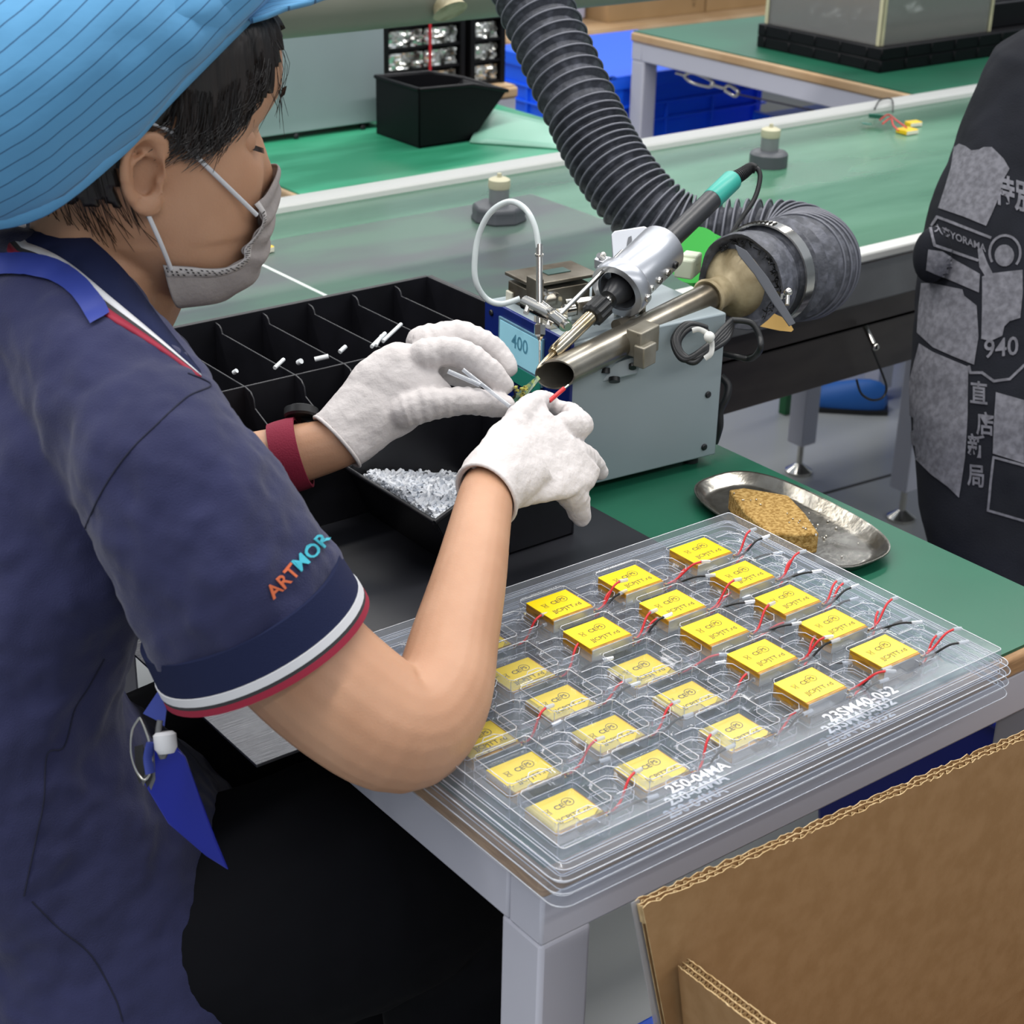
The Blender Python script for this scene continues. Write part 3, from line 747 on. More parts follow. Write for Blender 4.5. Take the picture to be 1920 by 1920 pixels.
b.lathe(rings, it, ax, seg=36)
for k, v in enumerate(b.v):
    if (k % 36) % 3 == 0 and 36 <= k < 108: 
        axp = it+ax*((v-it).dot(ax)); b.v[k] = v+(v-axp)*.14
b.build('knurled_nut', m_rubber, si, smooth=20)
b = MB(); b.lathe([(.0055, tpx(1130)), (.0062, tpx(1146))], it, ax); b.build('collar', m_chrome, si)
b = MB(); b.lathe([(.010, tpx(1142)), (.0155, tpx(1160)), (.0125, tpx(1200)), (.0115, tpx(1265)), (.0115, tpx(1335))], it, ax); b.build('handle', m_iron_h, si, smooth=50)
b = MB(); b.lathe([(.0117, tpx(1335)), (.0121, tpx(1336)), (.0121, tpx(1372)), (.011, tpx(1374))], it, ax); b.build('teal_ring', m_teal, si, smooth=50)
b = MB()
e0 = ip(tpx(1373)); pts = sv([e0, PD(1393, 325, 1.945), PD(1408, 315, 1.95), PD(1418, 318, 1.95)], 8)
rad = [.0095-.004*i/(len(pts)-1)+(.0008 if i % 3 == 0 else 0) for i in range(len(pts))]
pp = []; rd = []
for i in range(len(pts)-1):
    for k in range(4):
        pp.append(pts[i].lerp(pts[i+1], k/4)); rd.append((.0088-.0035*(i+k/4)/(len(pts)-1))*(1.0 if k < 2 else .86))
b.tube(pp, rd, 14); b.build('strain_relief', m_rubber, si, smooth=30)
b = MB()
pts = sv([PD(1410, 314, 1.95), PD(1421, 318, 1.95), PD(1425, 335, 1.95), PD(1415, 372, 1.95), PD(1390, 410, 1.95), PD(1365, 450, 1.95), PD(1345, 490, 1.955), PD(1320, 530, 1.96), PD(1292, 565, 1.95), PD(1280, 600, 1.93), PD(1278, 632, 1.91), PD(1290, 662, 1.90), PD(1310, 640, 1.89), PD(1335, 610, 1.885), PD(1360, 600, 1.89)], 8)
b.tube(pts, .0030, 8); b.build('power_cable', m_rubber, si, smooth=80)
# ---- iron holder
h0, h1 = ip(tpx(1160)), ip(tpx(1243))
hd = thing('iron_holder', h0, 'silver aluminium cylinder clamp holding the soldering iron above the machine', 'holder')
b = MB(); rO, rI = .0275, .0225
b.lathe([(rI, 0), (rO-.001, -.0), (rO, .002), (rO, (h1-h0).length-.002), (rO-.0015, (h1-h0).length), (rI-.006, (h1-h0).length)], h0, ax, seg=44, cap=False)
b.lathe([(rI, -.001), (rI, (h1-h0).length-.004), (.012, (h1-h0).length-.002)], h0, ax, seg=44, cap=False); b.build('cylinder', m_alu, hd, smooth=50)
b = MB(); b.lathe([(rI+.001, -.004), (.031, -.004), (.0325, -.002), (.0325, .012), (.031, .014), (rO, .014)], h0, ax, seg=44, cap=False)
b.lathe([(rI+.001, -.004), (rI+.001, .013)], h0, ax, seg=44, cap=False); b.build('clamp_ring', m_alu, hd, smooth=40)
sd = (CR*.62-CU*.7-CF*.75).normalized(); sd = (sd-ax*sd.dot(ax)).normalized()
for k, t in enumerate((.020, .036, .052, .068)):
    q = h0+ax*t+sd*(rO-.001)
    b = MB(); b.lathe([(.0040, 0), (.0044, .0015), (.0040, .004), (.0018, .004), (.0018, .0025)], q, sd, seg=16); b.build('cap_screw', m_chrome if k < 3 else m_screwm, hd, smooth=40)
sq = h0+ax*.004+sd*.032
b = MB(); b.lathe([(.0042, 0), (.0045, .0015), (.004, .004), (.0018, .004)], sq, sd, seg=16); b.build('cap_screw', m_chrome, hd, smooth=40)
# slotted bracket plate behind the cylinder and the square clamp block
pl = [PD(x, y, 1.90) for x, y in ((1146, 440), (1152, 433), (1208, 424), (1220, 430), (1250, 470), (1190, 530), (1150, 512))]
b = MB(); b.prism(pl, CF*.003); b.build('bracket_plate', m_alu, hd, bevel=.001)
sl = [PD(x, y, 1.898) for x, y in ((1178, 445), (1184, 442), (1185, 450), (1178, 480), (1173, 478), (1176, 455))]
b = MB(); b.prism(sl, CF*-.0004); b.build('slot', M('slot_shadow_steel', '6a6c70', .4, .6), hd, smooth=0)
b = MB(); cc = PD(1143, 503, 1.83); mrot = Matrix((CR, (ax-CR*ax.dot(CR)).normalized(), CR.cross((ax-CR*ax.dot(CR)).normalized()))).transposed()
b.box(cc, (.022, .018, .012), rot=Matrix((ax, sd, ax.cross(sd))).transposed()); b.box(PD(1128, 492, 1.835), (.012, .012, .012), rot=Matrix((ax, sd, ax.cross(sd))).transposed())
b.build('clamp_block', m_alu, hd, bevel=.001)
b = MB(); b.cyl(PD(1130, 485, 1.83), PD(1122, 478, 1.825), .003); b.ball(PD(1131, 478, 1.83), .0035); b.build('wing_screw', m_chrome, hd, smooth=50)
# post from machine to clamp
b = MB(); b.cyl(mp(.10, .03, mzt), PD(1155, 610, 1.80), .006); b.cyl(mp(.12, .02, mzt), PD(1140, 640, 1.79), .004)
b.build('post', m_worn, hd)

# ---- fume pipe
fa, fb = PD(1036, 705, 1.725), PD(1330, 557, 1.90)
fx = (fb-fa).normalized(); FL = (fb-fa).length
fm = thing('fume_pipe', fa.lerp(fb, .5), 'stained steel fume extraction tube with angled open mouth beside the iron tip', 'extraction pipe')
seg = 40; r = .0165
u_ = CR-fx*CR.dot(fx); u_.normalize(); w_ = fx.cross(u_)
def fring(h, rr, slope=0):
    return [fa+fx*(h+slope*math.cos(2*PI*k/seg))+u_*(rr*math.cos(2*PI*k/seg))+w_*(rr*math.sin(2*PI*k/seg)) for k in range(seg)]
b = MB(); b.loft([fring(.06, r-.0018), fring(.004, r-.0018, .012), fring(.004, r, .012), fring(.06, r), fring(FL, r)], cap=False); b.build('pipe', m_pipe, fm, smooth=50)
m_brass = M('grimy_brass', 'b8a988', .5, .2, col2='8b7c5c', nscale=40, detail=6, bump=.4, bscale=60)
fc = fa+fx*FL
b = MB(); b.lathe([(r-.001, -.002), (.0195, -.004), (.0215, -.002), (.0205, .002), (.0185, .008), (.0175, .022), (.019, .026), (.026, .030), (.034, .036), (.041, .044), (.043, .052), (.042, .06)], fc, fx, seg=40, cap=False); b.build('flange', m_brass, fm, smooth=60)
m_clamp = M('grey_steel_clamp', '9b968a', .45, .6, col2='857f70', nscale=30)
cq = PD(1228, 640, 1.775)
rotm = Matrix((fx, w_, fx.cross(w_))).transposed()
b = MB(); b.box(PD(1205, 637, 1.79), (.032, .03, .02), rot=rotm); b.box(PD(1209, 664, 1.785), (.022, .024, .014), rot=rotm); b.build('clamp_block', m_clamp, fm, bevel=.0015)
b = MB(); b.cyl(PD(1200, 632, 1.775), PD(1200, 626, 1.772), .0035); b.build('clamp_screw', m_rubber, fm)
# mounting arm from the machine side
b = MB(); cp = [PD(x, y, 1.80) for x, y in ((1120, 690), (1190, 668), (1200, 690), (1196, 700), (1130, 716), (1120, 712))]
b.prism(cp, CF*.03); ar = b.build('mounting_arm', m_machine, fm, bevel=.001)
b = MB(); b.cyl(PD(1152, 708, 1.798), PD(1152, 716, 1.797), .006); b.cyl(PD(1135, 690, 1.797), PD(1135, 700, 1.797), .005); b.cyl(PD(1186, 684, 1.797), PD(1186, 690, 1.795), .004); b.build('knob', m_rubber, ar)

# ---- ribbed hose
hz = thing('ribbed_hose', fc, 'thick ribbed dark grey flexible hose curling down to the fume pipe', 'hose')
path = [(1398, 527, 1.915), (1440, 512, 1.955), (1480, 503, 2.00), (1510, 498, 2.06), (1508, 483, 2.12), (1470, 464, 2.155), (1410, 452, 2.17), (1340, 445, 2.18), (1270, 432, 2.185), (1215, 395, 2.19), (1170, 345, 2.20), (1130, 285, 2.215), (1095, 215, 2.23), (1060, 140, 2.25), (1025, 60, 2.27), (990, -20, 2.29), (955, -105, 2.31), (920, -190, 2.33), (890, -290, 2.35)]
pr = [.050, .056, .060, .062, .060, .056, .050, .046, .046, .047, .047, .047, .047, .047, .047, .047, .047, .047, .047]
raw = spline([(px, py, d, r) for (px, py, d), r in zip(path, pr)], 30)
P3 = [PD(a, b_, c) for a, b_, c, _ in raw]; RR = [q[3] for q in raw]
# resample by arc length, rib every 16 mm
S = [0]
for i in range(1, len(P3)): S.append(S[-1]+(P3[i]-P3[i-1]).length)
def samp(s):
    i = 0
    lo, hi = 0, len(S)-1
    while hi-lo > 1:
        m_ = (lo+hi)//2
        if S[m_] <= s: lo = m_
        else: hi = m_
    t = (s-S[lo])/max(1e-9, S[hi]-S[lo]); return P3[lo].lerp(P3[hi], t), RR[lo]+(RR[hi]-RR[lo])*t
pts = []; rad = []
s = 0; k = 0; 
PIT = 0.0195
tot = S[-1]
while s < tot:
    # compressed folds near the flange, opened up further along
    for ph, dr in ((0, 1.0), (.06, 1.05), (.13, 1.0), (.22, .90), (.5, .82), (.8, .86)):
        pit = PIT if s > .62 else (PIT*.62 if s > .25 else PIT*1.05)
        ss = s+ph*pit
        if ss > tot: break
        p, rr_ = samp(ss); pts.append(p); rad.append(rr_*dr if s > .25 else rr_*(1-(1-dr)*.6))
    s += pit
m_hose = M('coated_hose_fabric', '46484f', .5, col2='6a6c76', nscale=70, stretch=(1, 1, 1), bump=.9, bscale=90, spec=.35, ramp=(.45, .75), detail=5)
b = MB(); T_, U_ = frames(pts); rings = []
sg = 56
for i, p in enumerate(pts):
    w2 = T_[i].cross(U_[i]); ring = []
    for kk in range(sg):
        a = 2*PI*kk/sg; pos_ = Vector((math.cos(a)*3, math.sin(a)*3, i*.31))
        f = 1+.022*noise.noise(pos_*1.7)
        if rad[i] > .0: ring.append(p+(U_[i]*math.cos(a)+w2*math.sin(a))*rad[i]*f)
    rings.append(ring)
b.loft(rings, cap=True); b.build('corrugated_wall', m_hose, hz, smooth=30)
for i in range(0): pass
b = MB(); s = .3
b = MB()
for i in range(len(pts)):
    if i % 6 == 1 and i > 36:
        w2 = T_[i].cross(U_[i]); rg = [pts[i]+(U_[i]*math.cos(a)+w2*math.sin(a))*rad[i]*1.0 for a in [2*PI*k/48 for k in range(49)]]
        b.tube(rg, .0016, 6, cap=False)
b.build('spiral_rib', M('hose_rib_edge', '5d5f68', .45), hz, smooth=80)
m_wireedge = M('hose_wire_rib', '62636b', .45)
# cuff edge, second fold, band clamp
hx = (P3[20]-P3[0]).normalized()
hu = (CR-hx*CR.dot(hx)).normalized(); hw = hx.cross(hu)
def hring(h, rr, off=(0, 0), sg=44, wob=0):
    c_ = P3[0]+hx*h+hu*off[0]+hw*off[1]
    return [c_+(hu*math.cos(a)+hw*math.sin(a))*rr*(1+wob*math.sin(a*3+1)+wob*.6*math.sin(a*7)) for a in [2*PI*k/sg for k in range(sg)]]
b = MB(); b.loft([hring(.004, .044, wob=.02), hring(-.012, .050, wob=.03), hring(-.014, .0535, wob=.03), hring(-.008, .0555, wob=.02), hring(.008, .0545), hring(.02, .053)], cap=False); b.build('frayed_cuff', m_hose, hz, smooth=60)
b = MB(); b.loft([hring(.034, .0572), hring(.0342, .0592), hring(.0512, .0602), hring(.0515, .0585)], cap=False); bd = b.build('band_clamp', m_chrome, hz, smooth=30)
b = MB()
for k in range(14):
    a = R(-80-k*5.2)
    q = P3[0]+hx*.043+(hu*math.cos(a)+hw*math.sin(a))*.0602
    t_ = (hw*math.cos(a)-hu*math.sin(a)); n_ = (hu*math.cos(a)+hw*math.sin(a))
    b.box(q, (.009, .0012, .0014), rot=Matrix((hx, t_, n_)).transposed())
b.build('clamp_slot', M('dark_slot', '2a2824', .5, .5), bd, smooth=0)
a = R(-100); q = PD(1478, 548, 1.87)
b = MB(); b.cyl(q, PD(1476, 572, 1.865), .0025); b.ball(q, .0052); b.box(PD(1466, 552, 1.88), (.012, .008, .008)); b.build('clamp_bolt', m_chrome, bd, smooth=50)
# stiff flap and yellowed tag below
m_flap = M('grey_flap', '53565d', .5)
fpv = [PD(x, y, d) for x, y, d in ((1378, 458, 1.86), (1400, 470, 1.855), (1440, 520, 1.85), (1492, 606, 1.85), (1480, 612, 1.85), (1450, 570, 1.85), (1415, 515, 1.855), (1385, 478, 1.86))]
b = MB(); b.prism(fpv, CF*.0025); b.build('torn_flap', m_flap, hz, bevel=.0005)
fpv = [PD(x, y, 1.875) for x, y in ((1425, 612), (1440, 600), (1452, 588), (1478, 600), (1488, 618), (1484, 622), (1462, 620))]
b = MB(); b.prism(fpv, CF*.002); o = b.build('yellowed_tag', M('yellowed_paper', 'b8934f', .6), hz, smooth=0)
b = MB(); rnd = random.Random(9)
for k in range(70):
    a = rnd.uniform(-2.4, .9); rr_ = .044+rnd.uniform(-.003, .005)
    q = P3[0]-hx*.006+(hu*math.cos(a)+hw*math.sin(a))*rr_
    b.tube([q, q+Vector((rnd.uniform(-1, 1), rnd.uniform(-1, 1), rnd.uniform(-1, 1)))*.005, q-hx*rnd.uniform(0, .008)+Vector((rnd.uniform(-1, 1), 0, rnd.uniform(-1, 1)))*.006], .0006, 5)
tag(b.build('frayed_threads', m_rubber, hz, smooth=0), kind='stuff')

# ---- tied cable bundle
cbn = thing('cable_bundle', PD(1310, 650, 1.80), 'coiled black cables tied with white straps behind the machine', 'cables')
rnd = random.Random(4)
for k in range(5):
    o1, o2 = rnd.uniform(-6, 6), rnd.uniform(-6, 6)
    pts = sv([PD(1322+o1, 618+o2, 1.83), PD(1290+o1, 612+o2, 1.82), PD(1268+o1, 636+o2, 1.815), PD(1275+o1, 665+o2, 1.81), PD(1295+o1*1.4, 676+o2, 1.808), PD(1325, 655+k*3-6, 1.81), PD(1350+k*3, 622+k*4, 1.83), PD(1372, 600+k*3, 1.85)], 7)
    b = MB(); b.tube(pts, .0032, 8); b.build('cable', m_rubber, cbn, smooth=80)
b = MB(); pts = sv([PD(1372, 600, 1.85), PD(1408, 605, 1.85), PD(1424, 630, 1.85), PD(1425, 655, 1.85), PD(1408, 672, 1.905), PD(1380, 668, 1.91), PD(1350, 662, 1.92)], 7); b.tube(pts, .0036, 8); b.build('cable', m_rubber, cbn, smooth=80)
b = MB(); pts = sv([PD(1352, 705, 1.93), PD(1365, 722, 1.93), PD(1362, 745, 1.93), PD(1350, 770, 1.935), PD(1349, 800, 1.94), PD(1340, 830, 1.95)], 7); b.tube(pts, .0045, 8); b.build('cable', m_rubber, cbn, smooth=80)
b = MB(); pts = sv([PD(1298, 620, 1.795), PD(1312, 618, 1.795), PD(1332, 632, 1.795), PD(1334, 660, 1.795), PD(1322, 672, 1.80)], 6); b.tube(pts, .003, 8, flat=.4); b.ball(PD(1330, 632, 1.79), .006)
b.build('cable_tie', M('white_tie', 'd8d8d4', .4), cbn, smooth=60)

# ---- green spool on the machine
gs = thing('solder_spool', PD(1300, 470, 1.98), 'bright green solder reel standing on the rear of the machine', 'spool')
m_gs = M('bright_green_plastic', '2fae3a', .35)
sc0 = PD(1302, 478, 2.02); sax = (CR*.5+CF*.85-CU*.1).normalized()
b = MB(); b.lathe([(.034, 0), (.034, .003)], sc0, sax, seg=40); b.build('rim', m_gs, gs)
b = MB(); b.lathe([(.034, .03), (.034, .033)], sc0, sax, seg=40); b.build('rim', m_gs, gs)
b = MB(); b.lathe([(.02, .003), (.02, .03)], sc0, sax, seg=30); b.build('core', M('solder_wire', 'b9bab4', .3, .8), gs)
b = MB(); b.box(PD(1290, 498, 1.95), (.035, .022, .022), rz=.5); b.box(PD(1296, 484, 1.95), (.02, .02, .012), rz=.5); o = b.build('terminal_block', M('cream_plastic', 'c5ccb4', .4), bevel=.002)
tag(o, 'small cream plastic block in front of the green reel', 'block')
# ================================================================ things behind
# ---- fixtures and loose cells on the belt
m_fix = M('grey_fixture', '4a4d52', .45)
m_fixr = M('grey_collar', '85888a', .4, .4)
m_cream = M('cream_cap', 'b9b59a', .5)
def fixture(px, py, sq, label):
    c = PZ(px, py, .7725)
    f = thing('belt_fixture', c, label, 'fixture')
    b = MB()
    if sq: b.lathe([(.046, 0), (.046, .004), (.044, .008), (.044, .022), (.04, .026), (.03, .028)], c, seg=8)
    else: b.lathe([(.035, 0), (.035, .022), (.031, .026), (.024, .028)], c, seg=36)
    b.build('base', m_fix, f, bevel=.003 if sq else 0, smooth=30)
    b = MB(); b.cyl(c+Vector((0, 0, .026)), c+Vector((0, 0, .052)), .0165, seg=28); b.build('collar', m_fixr, f)
    b = MB(); b.lathe([(.017, .052), (.018, .056), (.0175, .066), (.012, .069), (.004, .07), (.0035, .076)], c, seg=28); b.build('cap', m_cream, f)
fixture(935, 412, True, 'grey fixture with octagonal base and cream cap standing on the belt behind the milky tube')
fixture(1440, 310, False, 'grey fixture with round base and cream cap standing on the belt at the right')
m_ycell = M('yellow_cell_wrap', 'e8c21a', .3); m_wcell = M('white_cell_end', 'e6e2cf', .4)
def loose(c, rz, label, sz=(.032, .045, .009), nm='battery_cell'):
    f = thing(nm, c, label, 'battery')
    b = MB(); b.box(c+Vector((0, 0, sz[2]/2+.0004)), sz, rz=rz); b.build('yellow_wrap', m_ycell, f, bevel=.0015)
    m_ = Matrix.Rotation(rz, 3, 'Z')
    b = MB(); b.box(c+m_ @ Vector((-.0005, -sz[1]/2-.0004, 0))+Vector((0, 0, sz[2]/2)), (sz[0]*.94, .001, sz[2]*.75), rz=rz); b.build('pale_end', m_wcell, f, smooth=0)
    return f
loose(PZ(482, 470, .7735), R(8), 'yellow cell lying on the belt next to the mask')
p1 = PZ(1700, 250, .7725)
loose(p1, R(-2), 'yellow cell lying alone at the front of the wired group on the belt', (.034, .03, .009))
loose(PZ(1712, 236, .7725), R(-10), 'yellow cell lying behind the front cell of the wired group on the belt', (.03, .02, .009))
pb = thing('circuit_board', PZ(1640, 240, .7725), 'small green circuit board with red wires propped on the belt beside two cells', 'circuit board')
b = MB(); b.box(PZ(1643, 218, .79), (.012, .03, .0015), rot=Matrix.Rotation(.6, 3, 'Z') @ Matrix.Rotation(.9, 3, 'Y')); b.box(PZ(1625, 232, .78), (.008, .02, .002), rot=Matrix.Rotation(.3, 3, 'Z')); b.build('board', M('pcb_green', '4e8f80', .35), pb, smooth=0)
for nm, mt, pp_ in (('red_wire', 'red_wire', ((1650, 225), (1665, 215), (1680, 225), (1700, 240))), ('red_wire', 'red_wire', ((1655, 232), (1670, 222), (1675, 235), (1685, 245))), ('black_wire', 'black_wire', ((1640, 205), (1650, 188), (1672, 186), (1674, 210)))):
    b = MB(); b.tube(sv([PZ(x, y, .79) for x, y in pp_], 5), .0016, 7); b.build(nm, MATS[mt], pb, smooth=60)

# ---- rear grey machine
m2 = thing('grey_machine', (1.6, 2.95, .75), 'large plain pale grey machine housing standing on the rear bench', 'machine')
b = MB(); b.bb(1.51, 1.911, 2.89, 3.015, .762, 1.12); b.build('housing', m_machine, m2, bevel=.002)
for x in (PY(680, 240, 2.89), PY(555, 256, 2.89)):
    b = MB(); b.lathe([(.006, 0), (.006, .002), (.003, .004)], (x.x, 2.89, x.z), (0, -1, 0), seg=14); b.build('screw', m_screwm, m2)
for x in (1.53, 1.88):
    b = MB(); b.cyl((x, 2.92, .7505), (x, 2.92, .763), .012); b.build('rubber_foot', m_rubber, m2)

# ---- racks of foil packs
m_foil = M('crumpled_foil', 'dfe0dc', .2, .75, col2='55534e', nscale=28, bump=1.0, bscale=45, detail=6, ramp=(.48, .62))
def rack(x0, x1, y, label, labs, red=None):
    r_ = thing('tray_rack', ((x0+x1)/2, y+.1, .75), label, 'rack')
    for k, xx in enumerate((x0, x1)):
        b = MB(); b.bb(xx-.006, xx+.006, y, y+.2, .7505, .96); b.build('side_panel', m_black, r_, bevel=.001)
    for k in range(5):
        b = MB(); b.bb(x0+.006, x1-.006, y+.003, y+.2, .752+k*.047, .758+k*.047); b.build('shelf', m_black, r_, smooth=0)
    if red:
        b = MB(); b.bb(red, red+.006, y-.004, y-.001, .757, .96); b.build('red_strap', M('red_strap', 'b8202c', .4), r_, smooth=0)
    n = labs
    for k in range(4):
        for j in range(n):
            a = x0+.010+(x1-x0-.02)*j/n; c_ = x0+.010+(x1-x0-.02)*(j+1)/n-.004
            b = MB(); rnd = random.Random(k*7+j+int(x0*100))
            G = []
            z0_ = .7585+k*.047
            rows = 7
            G = []
            for v in range(rows+1):
                row = []
                for u in range(13):
                    row.append((a+(c_-a)*u/12, y+.004+rnd.uniform(0, .007), z0_+.034*v/rows))
                G.append(row)
            b.grid(G); o_ = len(b.v)
            G2 = [[(p[0], y+.15, p[2]) for p in row] for row in G]
            b.grid(G2); b.bb(a, c_, y+.02, y+.149, z0_, z0_+.034)
            o = b.build('foil_pack', m_foil, smooth=20)
            tag(o, 'crumpled silver foil pack, %s shelf, %s' % (['bottom', 'second lowest', 'second highest', 'top'][k], ('right rack' if n == 1 else ['left half of the left rack', 'right half of the left rack'][j])), 'foil pack', 'foil packs in the rear racks')
xr0, xr1, xr2 = PY(726, 160, 3.12).x, PY(868, 150, 3.12).x, PY(884, 150, 3.12).x
rack(xr0, xr1, 3.12, 'black rack with two columns of silver foil packs and a red strap', 2, red=PY(803, 100, 3.12).x)
rack(xr2+.004, 2.385, 3.12, 'narrower black rack of silver foil packs partly behind the ribbed hose', 1)

# ---- blue crates
def crate(x0, x1, y0, y1, z0, z1, label, lid=True, group=None):
    c = thing('storage_crate', ((x0+x1)/2, (y0+y1)/2, z0), label, 'crate', group)
    b = MB(); t = .008
    b.hexa([(x0+t, y0+t, z0), (x1-t, y0+t, z0), (x1-t, y1-t, z0), (x0+t, y1-t, z0)], [(x0+.003, y0+.003, z1-.02), (x1-.003, y0+.003, z1-.02), (x1-.003, y1-.003, z1-.02), (x0+.003, y1-.003, z1-.02)])
    h = z1-z0
    for zz in (z1-.085, z1-.13):
        b.bb(x0-.006, x1+.006, y0-.006, y1+.006, zz, zz+.006)
    n = 3
    for k in range(n+1):
        xx = x0+.03+(x1-x0-.06)*k/n; b.bb(xx-.004, xx+.004, y0-.004, y0+.01, z0+.01, z1-.085); 
        yy = y0+.03+(y1-y0-.06)*k/n; b.bb(x0-.004, x0+.01, yy-.004, yy+.004, z0+.01, z1-.085)
    b.bb(x0-.004, x0+.04, y0-.004, y0+.04, z0+.01, z1-.02)
    b.build('body', m_blue, c, bevel=.002)
    b = MB(); b.bb(x0-.008, x1+.008, y0-.008, y1+.008, z1-.03, z1-.003)
    if lid: b.bb(x0+.03, x1-.03, y0+.03, y1-.03, z1-.004, z1-.001); b.bb(x0-.008, x1+.008, y0-.008, y0+.01, z1-.003, z1+.006); b.bb(x0-.008, x0+.01, y0-.008, y1+.008, z1-.003, z1+.006)
    b.build('lid', m_blue, c, bevel=.003)
    return c
crate(3.07, 3.66, 3.53, 4.10, .32, .62, 'bright blue lidded crate behind the ribbed hose, upper of its stack', group='blue crates behind the conveyor')
crate(3.07, 3.66, 3.53, 4.10, .0, .314, 'bright blue crate on the floor behind the ribbed hose, lower of its stack', group='blue crates behind the conveyor')
crate(3.44, 3.86, 2.74, 3.34, .26, .52, 'bright blue crate on top of the stack under the far right bench', group='blue crates under the far right bench')
crate(3.44, 3.86, 2.74, 3.34, .0, .252, 'bright blue crate on the floor, bottom of the stack under the far right bench', group='blue crates under the far right bench')
# bins below the near bench
bb_ = thing('floor_bin', (1.62, 1.12, 0), 'tall dark blue plastic bin on the floor behind the trays and carton', 'bin')
b = MB(); b.hexa([(1.55, 1.0, .0), (1.80, 1.0, 0), (1.80, 1.26, 0), (1.55, 1.26, 0)], [(1.50, .97, .46), (1.83, .97, .46), (1.83, 1.29, .46), (1.50, 1.29, .46)]); b.build('body', m_blued, bb_, bevel=.01)
b = MB(); b.tube([(1.5, .97, .46), (1.83, .97, .46), (1.83, 1.29, .46), (1.5, 1.29, .46), (1.5, .97, .46)], .008, 8); b.build('rim', m_blued, bb_, smooth=60)
q = PZ(1225, 1915, .12)
b = MB(); b.bb(q.x-.02, q.x+.25, q.y-.30, q.y, .0, .12); b.bb(q.x-.03, q.x+.26, q.y-.31, q.y+.01, .105, .12); o = b.build('floor_tray', m_blue, bevel=.004); tag(o, 'low bright blue tray on the floor beside the carton', 'tray')

# ---- turnbuckle wire under the far bench
tk = thing('turnbuckle_wire', PX(1400, 180, 3.13), 'steel turnbuckle and wire stretched between the legs of the far right bench', 'turnbuckle')
T3 = lambda x, y: PX(x, y, 3.128)
b = MB(); b.tube([T3(1268, 137), T3(1283, 141)], .004, 8); b.tube(sv([T3(1283, 141), T3(1300, 137), T3(1335, 152), T3(1332, 163), T3(1298, 155), T3(1283, 143)], 5), .0045, 8); b.ball(T3(1336, 159), .008); b.build('turnbuckle', m_chrome, tk, smooth=60)
b = MB(); b.tube([T3(1336, 159), T3(1358, 166)], .005, 8); b.tube(sv([T3(1358, 166), T3(1368, 160), T3(1384, 172), T3(1378, 180), T3(1360, 170)], 5), .005, 8); b.build('shackle', m_chrome, tk, smooth=60)
b = MB(); b.tube([T3(1380, 176), T3(1556, 214)], .0022, 6); b.build('wire', M('rusty_wire', '4e4a55', .5, .5), tk)

# ---- black trays and acrylic cover on the far right bench
for k in range(2):
    z0_ = .7505+k*.029
    b = MB(); b.bb(3.222, 4.02, 2.737, 3.15, z0_, z0_+.0285)
    for j in range(9): b.bb(3.222+.09*j, 3.226+.09*j, 2.734, 2.738, z0_+.003, z0_+.027)
    for j in range(5): b.bb(3.219, 3.223, 2.78+.085*j, 2.784+.085*j, z0_+.003, z0_+.027)
    o = b.build('component_tray', m_black, bevel=.002, bseg=1); tag(o, 'black component tray on the far right bench, %s of the two stacked' % ('lower' if k == 0 else 'upper'), 'tray', 'black trays on the far right bench')
ac = thing('acrylic_cover', (3.44, 2.95, .81), 'dusty clear acrylic cover box standing on the black trays', 'cover')
m_acr = clear_mat('dusty_acrylic', tint='dcdfe0', gloss=.5, rough=.2, base=.12, power=1.5, frost=.38, frostcol='9c9b96')
x0_, x1_, y0_, y1_ = 3.238, 3.64, 2.758, 3.13
b = MB()
b.bb(x0_, x1_, y0_, y0_+.004, .809, 1.03); b.bb(x0_, x1_, y1_-.004, y1_, .809, 1.03); b.bb(x0_, x0_+.004, y0_+.004, y1_-.004, .809, 1.03); b.bb(x1_-.004, x1_, y0_+.004, y1_-.004, .809, 1.03); b.bb(x0_, x1_, y0_, y1_, 1.03, 1.034)
b.build('acrylic_panels', m_acr, ac, smooth=0)
m_tape2 = M('cream_edge_tape', 'c3bf9d', .6)
for xx, yy in ((x0_, y0_), (x0_, y1_), (x1_, y0_)):
    b = MB(); b.bb(xx-.001, xx+.012, yy-.001, yy+.0005, .809, 1.03); b.bb(xx-.001, xx+.0005, yy-.001, yy+.012, .809, 1.03); b.build('edge_tape', m_tape2, ac, smooth=0)
rnd = random.Random(2)
for k in range(4):
    b = MB(); x = 3.30+.085*k; yc = 2.95+rnd.uniform(-.05, .05)
    b.ball((x, yc, .84), .05, 14, 9, sc=(.8, 1.3, .6)); 
    for i, v in enumerate(b.v): b.v[i] = v+Vector((rnd.uniform(-1, 1), rnd.uniform(-1, 1), rnd.uniform(-1, 1)))*.006
    o = b.build('wrapped_part', m_foil, smooth=30); tag(o, 'silvery wrapped part under the acrylic cover, %s from the left' % ['first', 'second', 'third', 'fourth'][k], 'wrapped part', 'wrapped parts under the acrylic cover')
b = MB(); b.bb(3.68, 3.90, 2.78, 3.05, .8095, .87); b.bb(3.70, 3.88, 2.80, 3.03, .87, .875); o = b.build('component_tray', m_black, bevel=.004); tag(o, 'deep black tray right of the dusty acrylic cover', 'tray')
b = MB(); b.ball((3.80, 2.93, .90), .045, 16, 10, sc=(1.2, 1, .7)); o = b.build('blue_bag', M('blue_bag_film', '2c62b0', .35, col2='1c3f80', nscale=20), smooth=60); tag(o, 'crumpled blue bag lying on the deep black tray', 'bag')

